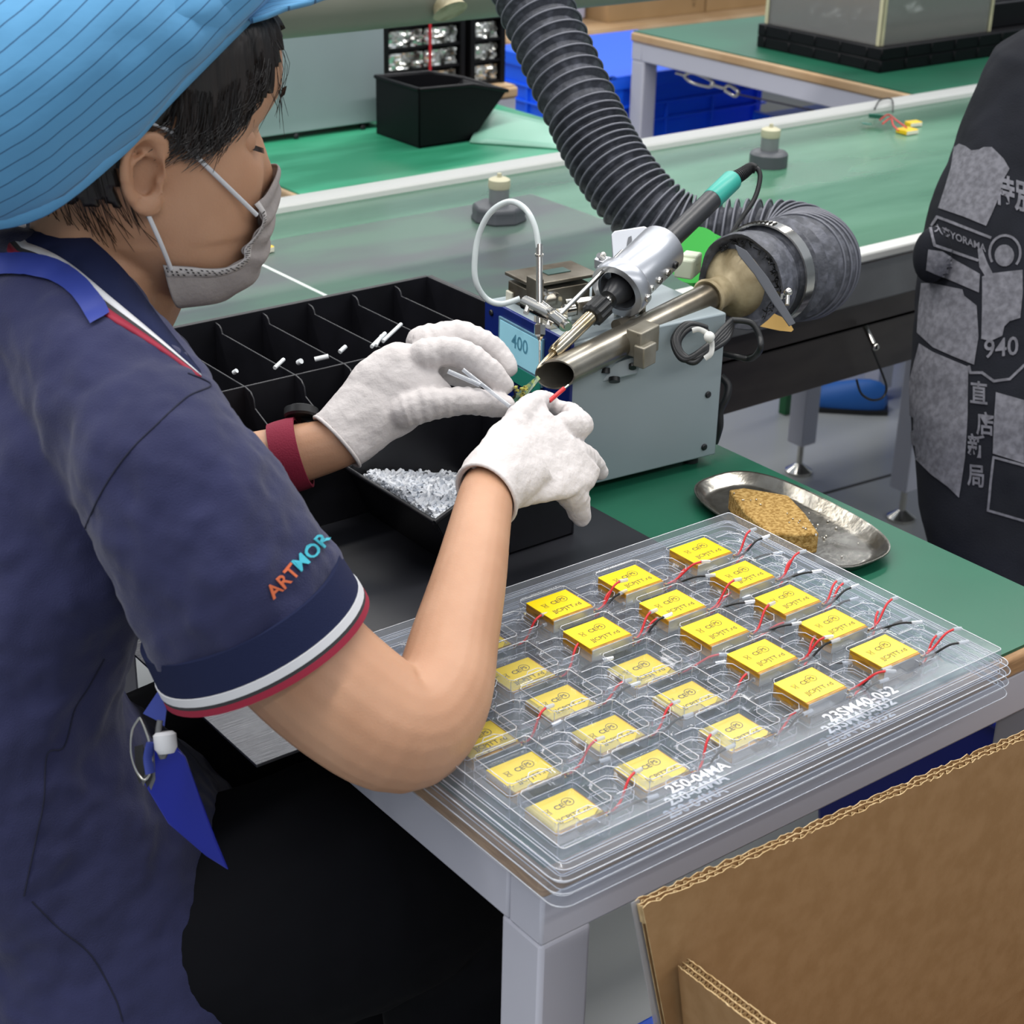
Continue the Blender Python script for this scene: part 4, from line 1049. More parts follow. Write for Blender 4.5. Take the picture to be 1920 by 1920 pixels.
# ---- cartons and a pale box on the farthest bench
cz = .5005
m_cf = M('tan_carton', 'ab8c64', .75, col2='a3845c', nscale=6, spec=.2)
xs = [PY(1140, 40, 4.80).x, PY(1322, 30, 4.80).x, PY(1424, 20, 4.80).x]
def carton(x0, x1, y0, y1, z1, label, marks):
    c = thing('carton', ((x0+x1)/2, (y0+y1)/2, cz), label, 'box')
    b = MB(); b.bb(x0, x1, y0, y1, cz, z1); b.build('body', m_cf, c, bevel=.002)
    b = MB(); b.bb(x0, x1, y0-.0006, y0, z1-.04, z1); b.bb(x0, x1, (y0+y1)/2-.03, (y0+y1)/2+.03, z1, z1+.0006); b.build('packing_tape', M('packing_tape', 'b59a6f', .25), c, smooth=0)
    if marks:
        b = MB(); vs, fs = text_mesh(marks, .035, bold=.0004)
        b.add([(x1-.06+v.y*.9, y0-.0009, cz+.06-v.x) for v in vs], fs); b.build('printed_mark', M('box_print', '6b5636', .6), c, smooth=0)
    return c
carton(xs[0], xs[1]-.004, 4.80, 5.15, .83, 'left of the two tan cardboard cartons at the top edge', '<11>')
carton(xs[1]+.004, xs[2]+.1, 4.80, 5.15, .82, 'right of the two tan cardboard cartons at the top edge', None)
xa_ = PY(1070, 40, 4.9).x
b = MB(); b.bb(xa_-.15, xs[0]-.02, 4.90, 5.15, cz, .80); o = b.build('pale_box', M('lavender_white', 'b4b6cc', .4), bevel=.01); tag(o, 'pale lavender plastic box left of the tan cartons', 'box')

# ---- low things seen under the conveyor
sh_ = thing('blue_shoe', PZ(1530, 760, 0), 'blue shoe standing on the floor beneath the conveyor', 'shoe')
c0 = PZ(1500, 757, 0); c1 = PZ(1590, 765, 0); d_ = (c1-c0); L_ = d_.length; d_.normalize(); n_ = Vector((-d_.y, d_.x, 0))
b = MB(); rings = []
for t, wv, h in ((0, .012, .02), (.08, .035, .045), (.3, .045, .055), (.55, .042, .07), (.8, .036, .085), (1, .025, .07)):
    c_ = c0+d_*(t*.24-.03)
    rings.append([c_+n_*(wv*math.cos(a))+Vector((0, 0, max(0, .012+(h-.012)*max(0, math.sin(a)))+(0 if math.sin(a) > 0 else -.012))) for a in [2*PI*k/16 for k in range(16)]])
b.loft(rings); b.build('upper', M('blue_shoe_fabric', '1d5fb0', .6), sh_, smooth=60, sub=1)
b = MB(); b.loft([[Vector((p.x, p.y, z)) for p in [c0+d_*(t*.24-.03)+n_*(s_*wv) for t, wv, s_ in ((0, .02, 1), (.3, .05, 1), (.8, .04, 1), (1, .03, 1), (1, .03, -1), (.8, .04, -1), (.3, .05, -1), (0, .02, -1))]] for z in (.0, .012)]); b.build('sole', m_rubber, sh_)
q = PZ(1472, 775, 0)
b = MB(); b.bb(q.x-.012, q.x+.012, q.y-.012, q.y+.012, 0, .5); o = b.build('green_post', M('green_post_paint', '0f5b30', .4), bevel=.002); tag(o, 'thin dark green post beneath the conveyor beside the blue shoe', 'post')
hk = thing('hook_rod', PY(1640, 660, 1.69), 'small chrome rod hanging from the conveyor frame with a thin cable loop', 'rod')
b = MB(); b.cyl(PY(1622, 612, 1.69), PY(1641, 652, 1.66), .0045); b.ball(PY(1641, 650, 1.66), .0065); b.build('rod', m_chrome, hk, smooth=60)
b = MB(); b.tube(sv([PY(1636, 655, 1.67), PY(1650, 690, 1.67), PY(1662, 725, 1.67), PY(1655, 745, 1.67), PY(1635, 750, 1.67), PY(1615, 738, 1.67), PY(1606, 712, 1.67)], 6), .002, 6); b.build('cable_loop', m_rubber, hk, smooth=60)

# ================================================================ open carton in the foreground
oc = thing('open_carton', (1.05, .48, 0), 'large open brown cardboard box with its flaps standing up in the front right corner', 'box')
m_cin = m_card
m_edgec = M('torn_cardboard_edge', 'dcc293', .85, col2='bd9d6c', nscale=120)
zh = .428; bx0, bx1, by0, by1 = .755, 1.38, .22, .715
b = MB(); t = .007
b.bb(bx0, bx1, by1-t, by1, 0, zh); b.bb(bx0, bx1, by0, by0+t, 0, zh); b.bb(bx0, bx0+t, by0+t, by1-t, 0, zh); b.bb(bx1-t, bx1, by0+t, by1-t, 0, zh); b.bb(bx0, bx1, by0, by1, .0, .006)
b.build('box_walls', m_card, oc, bevel=.001)
def flap(name, P00, P10, P11, P01, thick, nflute=90, ragged=.0012, seed=1):
    """P00-P10 the hinge, P01-P11 the free edge; corrugated edge on the free side"""
    P00, P10, P11, P01 = map(Vector, (P00, P10, P11, P01))
    nrm = (P10-P00).cross(P01-P00).normalized()*thick
    rnd = random.Random(seed)
    fl_ = None
    b = MB(); n = nflute*2
    for s_ in (0, 1, .5):
        G = []
        for j in range(n+1):
            u = j/n; a = P00.lerp(P10, u); c_ = P01.lerp(P11, u)
            up = (c_-a).normalized()
            rg = rnd.uniform(-ragged, ragged)*(1 if s_ != .5 else .6)
            G.append([a+nrm*(s_*.92), a.lerp(c_, .5)+nrm*(s_*.92), c_+up*rg+nrm*(s_*.92)])
        th = .0007
        o1 = len(b.v); b.grid(G); G2 = [[p+nrm.normalized()*th for p in row] for row in G]; b.grid(G2)
        top = [row[-1] for row in G]; top2 = [row[-1] for row in G2]; b.grid([top, top2], mi=1)
        for e_ in (0, -1): b.grid([G[e_], G2[e_]], mi=1)
    for lay in (0, .5):
        G = []
        m_ = nflute*6
        for j in range(m_+1):
            u = j/m_; a = P00.lerp(P10, u); c_ = P01.lerp(P11, u); up = (c_-a).normalized()
            off = nrm*(lay*.92+.23*(1+math.sin(u*nflute*2*PI+lay*9)*.85)+.04)
            G.append([c_+off-up*.0015, c_+off-up*.02])
        b.grid(G, mi=1)
        G2 = [[p+nrm*.05 for p in row] for row in G]; b.grid(G2, mi=1); b.grid([[r_[0] for r_ in G], [r_[0] for r_ in G2]], mi=1)
    return b.build(name, [m_card, m_edgec], oc, smooth=0, recalc=False)
TL, TR = Vector((.678, .716, .755)), Vector((1.125, .716, .731))
dirn = (TR-TL)/(TR.x-TL.x)
TR2 = TL+dirn*(1.42-TL.x)
flap('far_flap', (.758, .712, .428), (1.38, .712, .428), TR2, TL, .0095, nflute=90, ragged=.0017)
lf = Vector((.711, .700, .690)); ln = Vector((.684, .600, .723)); dn = (ln-lf)/(lf.y-ln.y)
lf2 = lf; ln2 = lf+dn*(.700-.26)
flap('side_flap', (.757, .26, .428), (.757, .700, .428), lf2, ln2, .010, nflute=80, ragged=.0008, seed=4)
# near flap folded outwards and the right flap
flap('near_flap', (1.37, .22, .427), (.765, .22, .427), (.77, .06, .30), (1.36, .06, .30), .007, nflute=60, seed=6)
flap('side_flap', (1.38, .700, .428), (1.38, .26, .428), (1.56, .27, .40), (1.56, .69, .40), .007, nflute=60, seed=8)
# strip of clear packing tape around the left edge of the far flap
b = MB(); b.grid([[TL+Vector((-.004, -.001, 0)), TL+Vector((.004, -.001, 0))], [Vector((.745, .709, .45)), Vector((.757, .709, .45))]]); b.build('clear_tape', m_emb, oc, smooth=0, solid=.0003)
# ================================================================ seated worker
m_skin = M('skin', 'bd9275', .5, col2='b4886b', nscale=18, bump=.12, bscale=500, sss=.12, spec=.35)
m_hair = M('black_hair', '14110f', .38, col2='251d19', nscale=90, stretch=(1, 1, .12), bump=.8, bscale=160, bstretch=(1, 1, .08), spec=.5)
m_polo = M('navy_pique', '2b2e52', .85, col2='252848', nscale=9, bump=.35, bscale=900, spec=.25, sheen=.15)
m_rib = M('navy_rib', '1a2140', .85, bump=.3, bscale=1200, spec=.2)
m_wht = M('white_trim', 'c9cace', .7); m_red = M('red_trim', '8c1030', .7); m_gry = M('charcoal_trim', '2c2d30', .8)
m_glove = M('white_cotton', 'd2ccca', .85, bump=.35, bscale=260, spec=.2, col2='cac4c2', nscale=30)
m_mask = M('grey_mask', '8d8684', .85, col2='958e8b', nscale=60, bump=.3, bscale=300, spec=.15)
m_maskw = M('pale_mask_edge', 'b9b4b2', .8, bump=.3, bscale=400)
m_trou = M('black_trousers', '0a0b10', .9, spec=.15)
m_lany = M('blue_lanyard', '2c3b88', .55, spec=.4)
m_wrist = M('maroon_band', '7d1230', .85, bump=.3, bscale=600)

HO = PD(287, 318, 1.29)
hyaw, hpit, hroll = R(-14), R(3), R(0)
HR = Matrix.Rotation(hyaw, 3, 'Z') @ Matrix.Rotation(hpit, 3, 'Y') @ Matrix.Rotation(hroll, 3, 'X')
HC = HO + HR @ Vector((0, .074, 0))
def H(x, y, z): return HC + HR @ Vector((x, y, z))

# head slices: z, front, back, half width
HS = [(-.122, .060, .030, .012), (-.118, .075, .010, .028), (-.108, .086, -.008, .044), (-.092, .094, -.028, .055), (-.074, .098, -.050, .063), (-.055, .099, -.068, .068), (-.035, .101, -.083, .071), (-.015, .103, -.094, .0725),
      (.002, .102, -.102, .0735), (.016, .100, -.107, .074), (.032, .108, -.111, .075), (.048, .117, -.113, .0755), (.066, .119, -.112, .0745), (.086, .117, -.108, .072), (.104, .110, -.102, .067), (.120, .092, -.088, .057), (.131, .058, -.066, .043), (.138, .030, -.038, .026), (.141, .005, -.012, .010)]
def head_slices(n=6): return spline(HS, n)
def hpt(z, fr, bk, hw, a, off=0, ef=2.25):
    """a=0 front, +90 left"""
    cx = (fr+bk)/2+(.012 if z > -.06 else .0); ca, sa = math.cos(a), math.sin(a)
    ax = (fr-cx) if ca >= 0 else (cx-bk)
    x = cx+(ax+off)*abs(ca)**(2/ef)*(1 if ca >= 0 else -1); y = (hw+off)*abs(sa)**(2/ef)*(1 if sa >= 0 else -1)
    return Vector((x, y, z))
def face_add(p):
    """nose and sockets in head space"""
    x, y, z = p
    d = 0
    if x > .03:
        d += .012*math.exp(-((y/.012)**2))*math.exp(-(((z+.028)/.016)**2))
        d += .006*math.exp(-((y/.011)**2))*math.exp(-(((z+.005)/.022)**2))
        d -= .009*(math.exp(-(((abs(y)-.034)/.017)**2)))*math.exp(-(((z-.010)/.012)**2))
        d += .006*math.exp(-((y/.022)**2))*math.exp(-(((z+.075)/.012)**2))
        d -= .004*math.exp(-((y/.02)**2))*math.exp(-(((z+.088)/.005)**2))
        d += .004*math.exp(-((y/.016)**2))*math.exp(-(((z+.110)/.012)**2))
        d += .0035*(math.exp(-(((abs(y)-.046)/.018)**2)))*math.exp(-(((z+.018)/.016)**2))
    return Vector((x+d, y, z))
WR = [0]
def capsule(b, st, seg=14, px=True):
    """st: (px, py, depth, radius in px) or (Vector, radius)"""
    pts = []; rr = []
    for i_, s in enumerate(spline(st, 5+int(6*(WR[0] > 0)))):
        if px: pts.append(PD(s[0], s[1], s[2])); rr.append(s[3]*s[2]/FPX*(1+WR[0]*math.sin(i_*1.75)))
        else: pts.append(Vector(s[:3])); rr.append(s[3])
    a = pts[0]-(pts[1]-pts[0]).normalized(); T = (pts[1]-pts[0]).normalized(); T2 = (pts[-1]-pts[-2]).normalized()
    P_ = [pts[0]-T*rr[0]*.9, pts[0]-T*rr[0]*.6]+pts+[pts[-1]+T2*rr[-1]*.5, pts[-1]+T2*rr[-1]*.8, pts[-1]+T2*rr[-1]*.97]
    R_ = [rr[0]*.35, rr[0]*.78]+rr+[rr[-1]*.86, rr[-1]*.6, rr[-1]*.25]
    b.tube(P_, R_, seg)
def palm(b, st, wdir, tdir=None):
    """st: px, py, depth, half width px, half thickness px"""
    rings = []
    for s in spline(st, 5):
        c = PD(s[0], s[1], s[2]); k = s[2]/FPX
        wv = (CR*wdir[0]-CU*wdir[1]+CF*(wdir[2] if len(wdir) > 2 else 0)).normalized()
        tv = CF*1.0; tv = (tv-wv*tv.dot(wv)).normalized()
        rings.append([c+wv*(s[3]*k*abs(math.cos(a))**.8*(1 if math.cos(a) >= 0 else -1))+tv*(s[4]*k*abs(math.sin(a))**.9*(1 if math.sin(a) >= 0 else -1)) for a in [2*PI*i/22 for i in range(22)]])
    b.loft(rings)
# right arm stations
RA = [(300, 880, 1.255, 138), (400, 1035, 1.258, 136), (535, 1205, 1.278, 132), (650, 1312, 1.286, 128), (752, 1368, 1.295, 120), (822, 1312, 1.325, 99), (852, 1200, 1.37, 84), (879, 1090, 1.42, 71), (897, 1000, 1.475, 60), (916, 915, 1.53, 50), (938, 892, 1.545, 40)]
LS, LE, LW = Vector((.53, 1.46, .985)), Vector((.602, 1.445, .80)), PD(640, 828, 1.665)
def hand_r(b, k=1.0):
    palm(b, [(918, 915, 1.535, 60*k, 44*k), (962, 880, 1.555, 84*k, 44*k), (1012, 856, 1.59, 100*k, 44*k), (1050, 840, 1.62, 96*k, 42*k), (1078, 826, 1.635, 74*k, 36*k)], (.66, .75, .1))
    F = [[(925, 862, 1.55, 28), (962, 806, 1.59, 29), (990, 766, 1.63, 24), (1012, 750, 1.655, 17)],
         [(1015, 800, 1.62, 27), (1002, 764, 1.65, 23), (1014, 752, 1.675, 20), (1032, 752, 1.69, 16)],
         [(1062, 800, 1.635, 30), (1086, 798, 1.65, 26), (1070, 776, 1.68, 21), (1048, 766, 1.695, 17)],
         [(1072, 850, 1.63, 30), (1094, 862, 1.655, 28), (1112, 874, 1.68, 22), (1122, 884, 1.69, 17)],
         [(1052, 905, 1.60, 32), (1078, 932, 1.615, 28), (1086, 956, 1.625, 23), (1090, 968, 1.63, 19)]]
    for f in F: capsule(b, [(x, y, d, r*k) for x, y, d, r in f])
    return F
def hand_l(b, k=1.0):
    palm(b, [(638, 826, 1.665, 56*k, 40*k), (678, 786, 1.67, 66*k, 40*k), (725, 742, 1.675, 82*k, 40*k), (775, 706, 1.68, 78*k, 38*k), (812, 688, 1.685, 60*k, 32*k)], (.66, .75, 0))
    F = [[(760, 772, 1.66, 34), (815, 757, 1.66, 31), (875, 752, 1.665, 27), (925, 758, 1.675, 24), (946, 760, 1.68, 19)],
         [(795, 668, 1.675, 33), (850, 660, 1.675, 28), (900, 684, 1.68, 26), (932, 712, 1.685, 23), (944, 722, 1.69, 20)],
         [(800, 645, 1.70, 32), (855, 628, 1.705, 27), (905, 642, 1.71, 25), (938, 668, 1.71, 22), (952, 688, 1.71, 19)],
         [(790, 640, 1.725, 30), (850, 628, 1.735, 25), (905, 646, 1.74, 22), (945, 678, 1.735, 19)],
         [(785, 690, 1.72, 26), (840, 700, 1.735, 22), (890, 712, 1.74, 18)]]
    for f in F: capsule(b, [(x, y, d, r*k) for x, y, d, r in f])
    return F

# ---- body: head, neck, trunk core, arms and hands as one surface
b = MB()
sl = head_slices(4)
na = 64
rings = []
for z, fr, bk, hw in sl:
    rings.append([HC+HR @ face_add(hpt(z, fr, bk, hw, 2*PI*k/na)) for k in range(na)])
b.loft(rings)
# ear: rim, lobe, bowl
def earpt(u, v, o): return H(-.004+u, -.0735-o, -.004+v)
ec = [(.012, .012, .004), (.012, .024, .006), (.003, .0315, .009), (-.009, .0305, .012), (-.0185, .021, .0145), (-.0205, .006, .0145), (-.0185, -.008, .0125), (-.0125, -.0195, .009), (-.004, -.027, .006), (.004, -.0265, .004), (.0075, -.018, .003)]
ep = [earpt(*p) for p in spline(ec, 5)]
b.tube(ep, [.0032+.0008*math.sin(i/len(ep)*PI) if i < len(ep)*.72 else .0040 for i in range(len(ep))], 10)
b.loft([[earpt(-.005+.0165*s*math.cos(a), .002+.028*s*math.sin(a), o) for a in [2*PI*k/24 for k in range(24)]] for s, o in ((.5, -.006), (.8, -.001), (1.0, .0075), (1.03, .0105), (.93, .0105), (.78, .0035), (.6, -.001))])
an = [(.006, .014, .003), (-.004, .016, .006), (-.0125, .010, .0085), (-.0135, -.002, .009), (-.010, -.012, .008), (-.002, -.0155, .006), (.003, -.012, .005)]
b.tube([earpt(*p) for p in spline(an, 5)], .0022, 8)
b.ball(earpt(.0075, -.004, .005), .0042, 10, 7)
b.ball(earpt(-.001, -.022, .006), .0072, 12, 8, sc=(1, .6, 1.1))
# left ear
b.loft([[H(-.009+.0165*s*math.cos(a), .0735+o, -.002+.029*s*math.sin(a)) for a in [2*PI*k/24 for k in range(24)]] for s, o in ((.6, -.004), (.8, .002), (1.0, .010), (.85, .010), (.6, .003))])
# neck
capsule(b, [tuple(H(-.022, 0, -.03))+(.056,), tuple(H(-.030, 0, -.085))+(.054,), (.545, 1.25, 1.10, .055), (.522, 1.258, 1.05, .055)], seg=24, px=False)
capsule(b, [tuple(H(.02, 0, -.07))+(.040,), (.575, 1.25, 1.07, .038), (.55, 1.262, 1.03, .04)], seg=20, px=False)
TR = [(1.085, .515, 1.262, .070, .085), (1.06, .512, 1.262, .088, .125), (1.03, .508, 1.262, .106, .160), (1.00, .502, 1.262, .116, .176), (.95, .488, 1.26, .122, .174), (.88, .452, 1.256, .118, .164), (.82, .418, 1.25, .112, .154), (.76, .396, 1.246, .116, .156), (.71, .408, 1.244, .130, .168), (.65, .438, 1.243, .145, .182), (.60, .458, 1.242, .158, .200), (.54, .466, 1.235, .172, .222), (.49, .466, 1.235, .176, .228), (.455, .464, 1.235, .176, .228)]
def trunk(b, off=0, n=48, e=2.3, zmin=0):
    rings = []
    for z, cx, cy, a, bb in spline(TR, 4):
        if z < zmin: break
        rg = []
        for k in range(n):
            t = 2*PI*k/n; c, s = math.cos(t), math.sin(t)
            rg.append((cx+(a+off)*abs(c)**(2/e)*(1 if c >= 0 else -1), cy+(bb+off)*abs(s)**(2/e)*(1 if s >= 0 else -1), z))
        rings.append(rg)
    b.loft(rings)
trunk(b, -.030)
capsule(b, [(.500, 1.17, 1.0, .052), (.503, 1.09, 1.005, .054)], px=False)
capsule(b, RA, seg=22)
capsule(b, [(.515, 1.38, .995, .055), tuple(LS)+(.052,), tuple((LS+LE)/2)+(.046,), tuple(LE)+(.042,), tuple(LE.lerp(LW, .3))+(.040,), tuple(LE.lerp(LW, .75))+(.031,), tuple(LW)+(.025,), tuple(PD(655, 812, 1.666))+(.022,)], seg=20, px=False)
hand_r(b, .62); hand_l(b, .62)
# legs inside the trousers
for yy, kx in ((1.055, .79), (1.32, .905)):
    capsule(b, [(.46, 1.14 if yy < 1.2 else 1.31, .53, .080), (.62, (yy+1.09)/2 if yy < 1.2 else yy, .545, .072), (kx, yy, .53, .055), (kx+.01, yy, .44, .052), (kx-.03, yy, .25, .048), (kx-.04, yy, .10, .036), (kx-.02, yy, .06, .03), (kx+.08, yy, .035, .026)], px=False)
body = b.build('person', m_skin, remesh=.0027, smoothit=2, origin=(.45, 1.24, 0))
tag(body, 'seated person in blue cap, grey mask and navy polo, soldering with white gloved hands', 'person')

# ---- hair
b = MB()
def hairline(x, y):
    if x > .02:
        for (xa, za), (xb, zb) in zip(((.02, .024), (.050, .018), (.076, .034), (.100, .062), (.114, .098)), ((.050, .018), (.076, .034), (.100, .062), (.114, .098), (.2, .13))):
            if x < xb: return za+(zb-za)*(x-xa)/(xb-xa)
    if x > -.016: return .036
    return .0 if x > -.028 else -.026
G = []
nh = 120; slh = head_slices(7)
for z, fr, bk, hw in slh:
    if z < -.085 or z > .135: continue
    G.append([(z, hpt(z, fr, bk, hw, 2*PI*k/nh, off=.0045+.0012*math.sin(k*2.7+z*60)+.0012*math.sin(k*5.1))) for k in range(nh)])
idx = {}
for i in range(len(G)-1):
    for k in range(nh):
        q = [G[i][k], G[i][(k+1) % nh], G[i+1][(k+1) % nh], G[i+1][k]]
        c = sum((p for _, p in q), Vector())/4
        if c.z > hairline(c.x, c.y)+.004*math.sin(k*1.9):
            b.add([HC+HR @ p for _, p in q], [(0, 1, 2, 3)])
hb = MB(); 
# weld duplicate corners
keys = {}; nv = []; mp_ = []
for v in b.v:
    k_ = (round(v.x, 5), round(v.y, 5), round(v.z, 5))
    if k_ not in keys: keys[k_] = len(nv); nv.append(v)
    mp_.append(keys[k_])
hb.v = nv; hb.f = [[mp_[i] for i in f] for f in b.f]; hb.mi = b.mi
hair = hb.build('hair', m_hair, body, smooth=180, solid=.004)
# loose strands
b = MB(); rnd = random.Random(11)
def hs(x, z, off, s=-1):
    # surface point on the right side of the head
    for i in range(len(HS)-1):
        if HS[i][0] <= z <= HS[i+1][0]:
            t = (z-HS[i][0])/(HS[i+1][0]-HS[i][0]); fr, bk, hw = [HS[i][j]*(1-t)+HS[i+1][j]*t for j in (1, 2, 3)]
            break
    cx = (fr+bk)/2+(.012 if z > -.06 else 0); ax_ = (fr-cx) if x > cx else (cx-bk)
    u = min(.999, abs(x-cx)/ax_); y = (hw)*(1-u**2.25)**(1/2.25)+off
    return HC+HR @ Vector((x, s*y, z))
for k in range(420):
    x0 = rnd.uniform(.016, .1); z0 = hairline(x0, 0)+rnd.uniform(.002, .02)
    x1 = x0-rnd.uniform(.0, .025)-.01*(x0/.1); z1 = z0-rnd.uniform(.010, .026)
    o_ = rnd.uniform(.002, .006)
    pts = [hs(x0, min(z0+.02, .13), .006), hs((x0*.7+x1*.3), z0*.6+z1*.4, o_+.003), hs(x1, z1, o_-.001+rnd.uniform(0, .002))]
    b.tube(sv(pts, 4), [.00032]*8+[.00015], 4, cap=False)
for k in range(70):
    x0 = rnd.uniform(-.085, -.02); z0 = -.018+rnd.uniform(-.015, .015)
    pts = [hs(x0, z0+.02, .006), hs(x0+.008, z0-.01, .004), hs(x0+.018+rnd.uniform(-.004, .01), z0-.03-rnd.uniform(0, .012), .001)]
    b.tube(sv(pts, 4), [.00022]*8+[.0001], 4, cap=False)
for k in range(26):
    x0 = rnd.uniform(.085, .1); z0 = rnd.uniform(.1, .12)
    p0 = hs(min(x0, .1), z0, .0)
    pts = [p0, p0+HR @ Vector((rnd.uniform(.0, .022), rnd.uniform(-.01, .01), -.03)), p0+HR @ Vector((rnd.uniform(-.01, .02), rnd.uniform(-.01, .01), -.06-rnd.uniform(0, .03)))]
    b.tube(sv(pts, 4), [.00022]*8+[.0001], 4, cap=False)
o = b.build('loose_hairs', m_hair, hair, smooth=0, recalc=False); tag(o, kind='stuff')
# eyelashes, brows and eyes
for s_ in (-1, 1):
    b = MB()
    for k in range(60):
        y = s_*(.018+.024*k/59); p = HC+HR @ face_add(Vector((.1165-2.2*(abs(y)-.012)**2*4, y, .047+.004*math.sin(k/59*PI)))); b.tube([p, p+HR @ Vector((.0022, s_*.003, .0025))], [.0005, .0002], 4, cap=False)
    b.build('eyebrow', m_hair, hair, smooth=0, recalc=False)
    b = MB()
    for k in range(14):
        y = s_*(.022+.018*k/13); p = H(.0905-.25*(abs(y)-.02), y, .006); b.tube([p, p+HR @ Vector((.010, s_*.003, -.003))], [.00035, .0001], 4, cap=False)
    b.build('eyelashes', m_hair, hair, smooth=0, recalc=False)
    b = MB(); b.ball(H(.0785, s_*.033, .010), .0112, 20, 14); b.build('eye', M('eye_white', 'cfc8c0', .2), body, smooth=80)
    b = MB(); b.ball(H(.0788, s_*.033, .0112), .0122, 20, 14); b.build('eyelid', m_skin, body, smooth=80)

# ---- cap
m_cap = M('blue_cap_cloth', '5d9ac8', .75, spec=.3, sheen=.2, bump=.25, bscale=60)
nt = m_cap.node_tree; uvn = nt.nodes.new('ShaderNodeUVMap'); sep = nt.nodes.new('ShaderNodeSeparateXYZ')
nt.links.new(uvn.outputs[0], sep.inputs[0])
fr_ = nt.nodes.new('ShaderNodeMath'); fr_.operation = 'FRACT'
mu = nt.nodes.new('ShaderNodeMath'); mu.operation = 'MULTIPLY'; mu.inputs[1].default_value = 1/.0105
nt.links.new(sep.outputs[1], mu.inputs[0]); nt.links.new(mu.outputs[0], fr_.inputs[0])
lt = nt.nodes.new('ShaderNodeMath'); lt.operation = 'LESS_THAN'; lt.inputs[1].default_value = .085
nt.links.new(fr_.outputs[0], lt.inputs[0])
mx = nt.nodes.new('ShaderNodeMix'); mx.data_type = 'RGBA'
mx.inputs[6].default_value = lin('5593bf'); mx.inputs[7].default_value = lin('2d5a80')
nt.links.new(lt.outputs[0], mx.inputs[0]); nt.links.new(mx.outputs[2], nt.nodes['Principled BSDF'].inputs['Base Color'])
rim = [(.116, 0, .128), (.102, -.042, .125), (.072, -.068, .108), (.024, -.085, .068), (.003, -.089, .048), (-.026, -.092, .018), (-.080, -.090, -.024), (-.122, -.064, -.042), (-.140, 0, -.050), (-.122, .064, -.042), (-.080, .090, -.024), (-.026, .092, .018), (.003, .089, .048), (.024, .085, .068), (.072, .068, .108), (.102, .042, .125), (.116, 0, .128)]
NR = 96
rs = spline(rim, 10); tot_ = len(rs)-1
rimp = [Vector(rs[int(i*tot_/NR)]) for i in range(NR)]
apex = Vector((-.065, 0, .205)); mid = Vector((-.025, 0, .03))
b = MB(); rings = []; NV = 34
for j in range(NV+1):
    v = j/NV
    ring = []
    for i, p in enumerate(rimp):
        # bulge outwards then close over the crown
        ang = v*PI/2
        base = p
        out = (p-Vector((-.02, 0, p.z))); out.z = 0; on = out.normalized()
        puff = .030+.030*max(0, -on.x)+.004*math.sin(i*.65)*0
        c, s = math.cos(ang)**.85, math.sin(ang)
        q = Vector((apex.x, 0, 0)).lerp(Vector((p.x, p.y, 0)), c)
        z = p.z+(apex.z-p.z)*s
        bl = math.sin(min(1, v*1.6)*PI)**.8 if v < .625 else 0
        q += on*puff*bl
        if v < .04: q -= on*.001
        # soft folds
        f_ = .006*noise.noise(Vector((p.x*14, p.y*14, v*3+3)))+.0022*noise.noise(Vector((p.x*45, p.y*45, v*9)))
        q += on*f_*min(1, v*6)
        ring.append(HC+HR @ Vector((q.x, q.y, z+f_*.4)))
    rings.append(ring)
b.loft(rings, cap=False)
for j in range(NV+1):
    for i in range(NR):
        q_ = HR.transposed() @ (rings[j][i]-HC); b.uv[j*NR+i] = (i/NR, (q_.z-.79*q_.x)*.785+.02*q_.x+.5)
b.f.append([NV*NR+i for i in range(NR)]); b.mi.append(0)
cap = b.build('cap', m_cap, body, smooth=180, solid=.0015, disp=[(.075, .010), (.03, .003)])
# hem band
b = MB(); hem = []
for k, (dz, off) in enumerate(((-.003, .000), (-.002, .0035), (.012, .0085), (.014, .006))):
    hem.append([HC+HR @ (p+(Vector((p.x+.02, p.y, 0)).normalized()*off)+Vector((0, 0, dz))) for p in rimp])
b.loft(hem, cap=False); b.build('hem_band', M('blue_hem_cloth', '5c9cc9', .75, bump=.2, bscale=80), cap, smooth=180, solid=.001)
# peak
b = MB(); G = []
for j in range(9):
    v = j/8; row = []
    for i in range(-16, 17):
        t = i/16; p = rimp[(i+NR) % NR] if False else Vector(rs[int(((t*.135) % 1.0)*tot_)])
        o_ = Vector((p.x+.02, p.y, 0)).normalized()
        e_ = max(0, 1-abs(t)**2.6)
        row.append(HC+HR @ (p+o_*(.006)+Vector((.060*v*e_, p.y*.12*v, .008-.002*v*e_))))
    G.append(row)
b.grid(G)
for j in range(9):
    for i in range(33): b.uv[j*33+i] = (i/32, i/33*.16+.003*j)
b.build('peak', m_cap, cap, smooth=180, solid=.004)

# ---- mask
edge = [(.084, -.056, -.034), (.091, -.056, -.045), (.086, -.058, -.057), (.075, -.060, -.068), (.073, -.062, -.077), (.055, -.064, -.083), (.030, -.066, -.080), (.008, -.066, -.077)]
cen = [(.119, 0, -.016), (.121, 0, -.030), (.117, 0, -.046), (.113, 0, -.064), (.109, 0, -.084), (.100, 0, -.104), (.080, 0, -.120), (.050, 0, -.124)]
low = [(.101, -.036, -.029), (.105, -.038, -.042), (.103, -.040, -.055), (.098, -.044, -.070), (.094, -.046, -.086), (.080, -.050, -.103), (.052, -.055, -.113), (.020, -.060, -.114)]
E_, C_, L_ = spline(edge, 6), spline(cen, 6), spline(low, 6)
b = MB(); G = []
for e_, l_, c_ in zip(E_, L_, C_):
    m_ = lambda p: (p[0], -p[1], p[2])
    row = spline([e_, l_, c_, m_(l_), m_(e_)], 8)
    G.append([HC+HR @ (Vector(p)+Vector((.0016*math.sin(len(G)*.9), 0, 0))) for p in row])
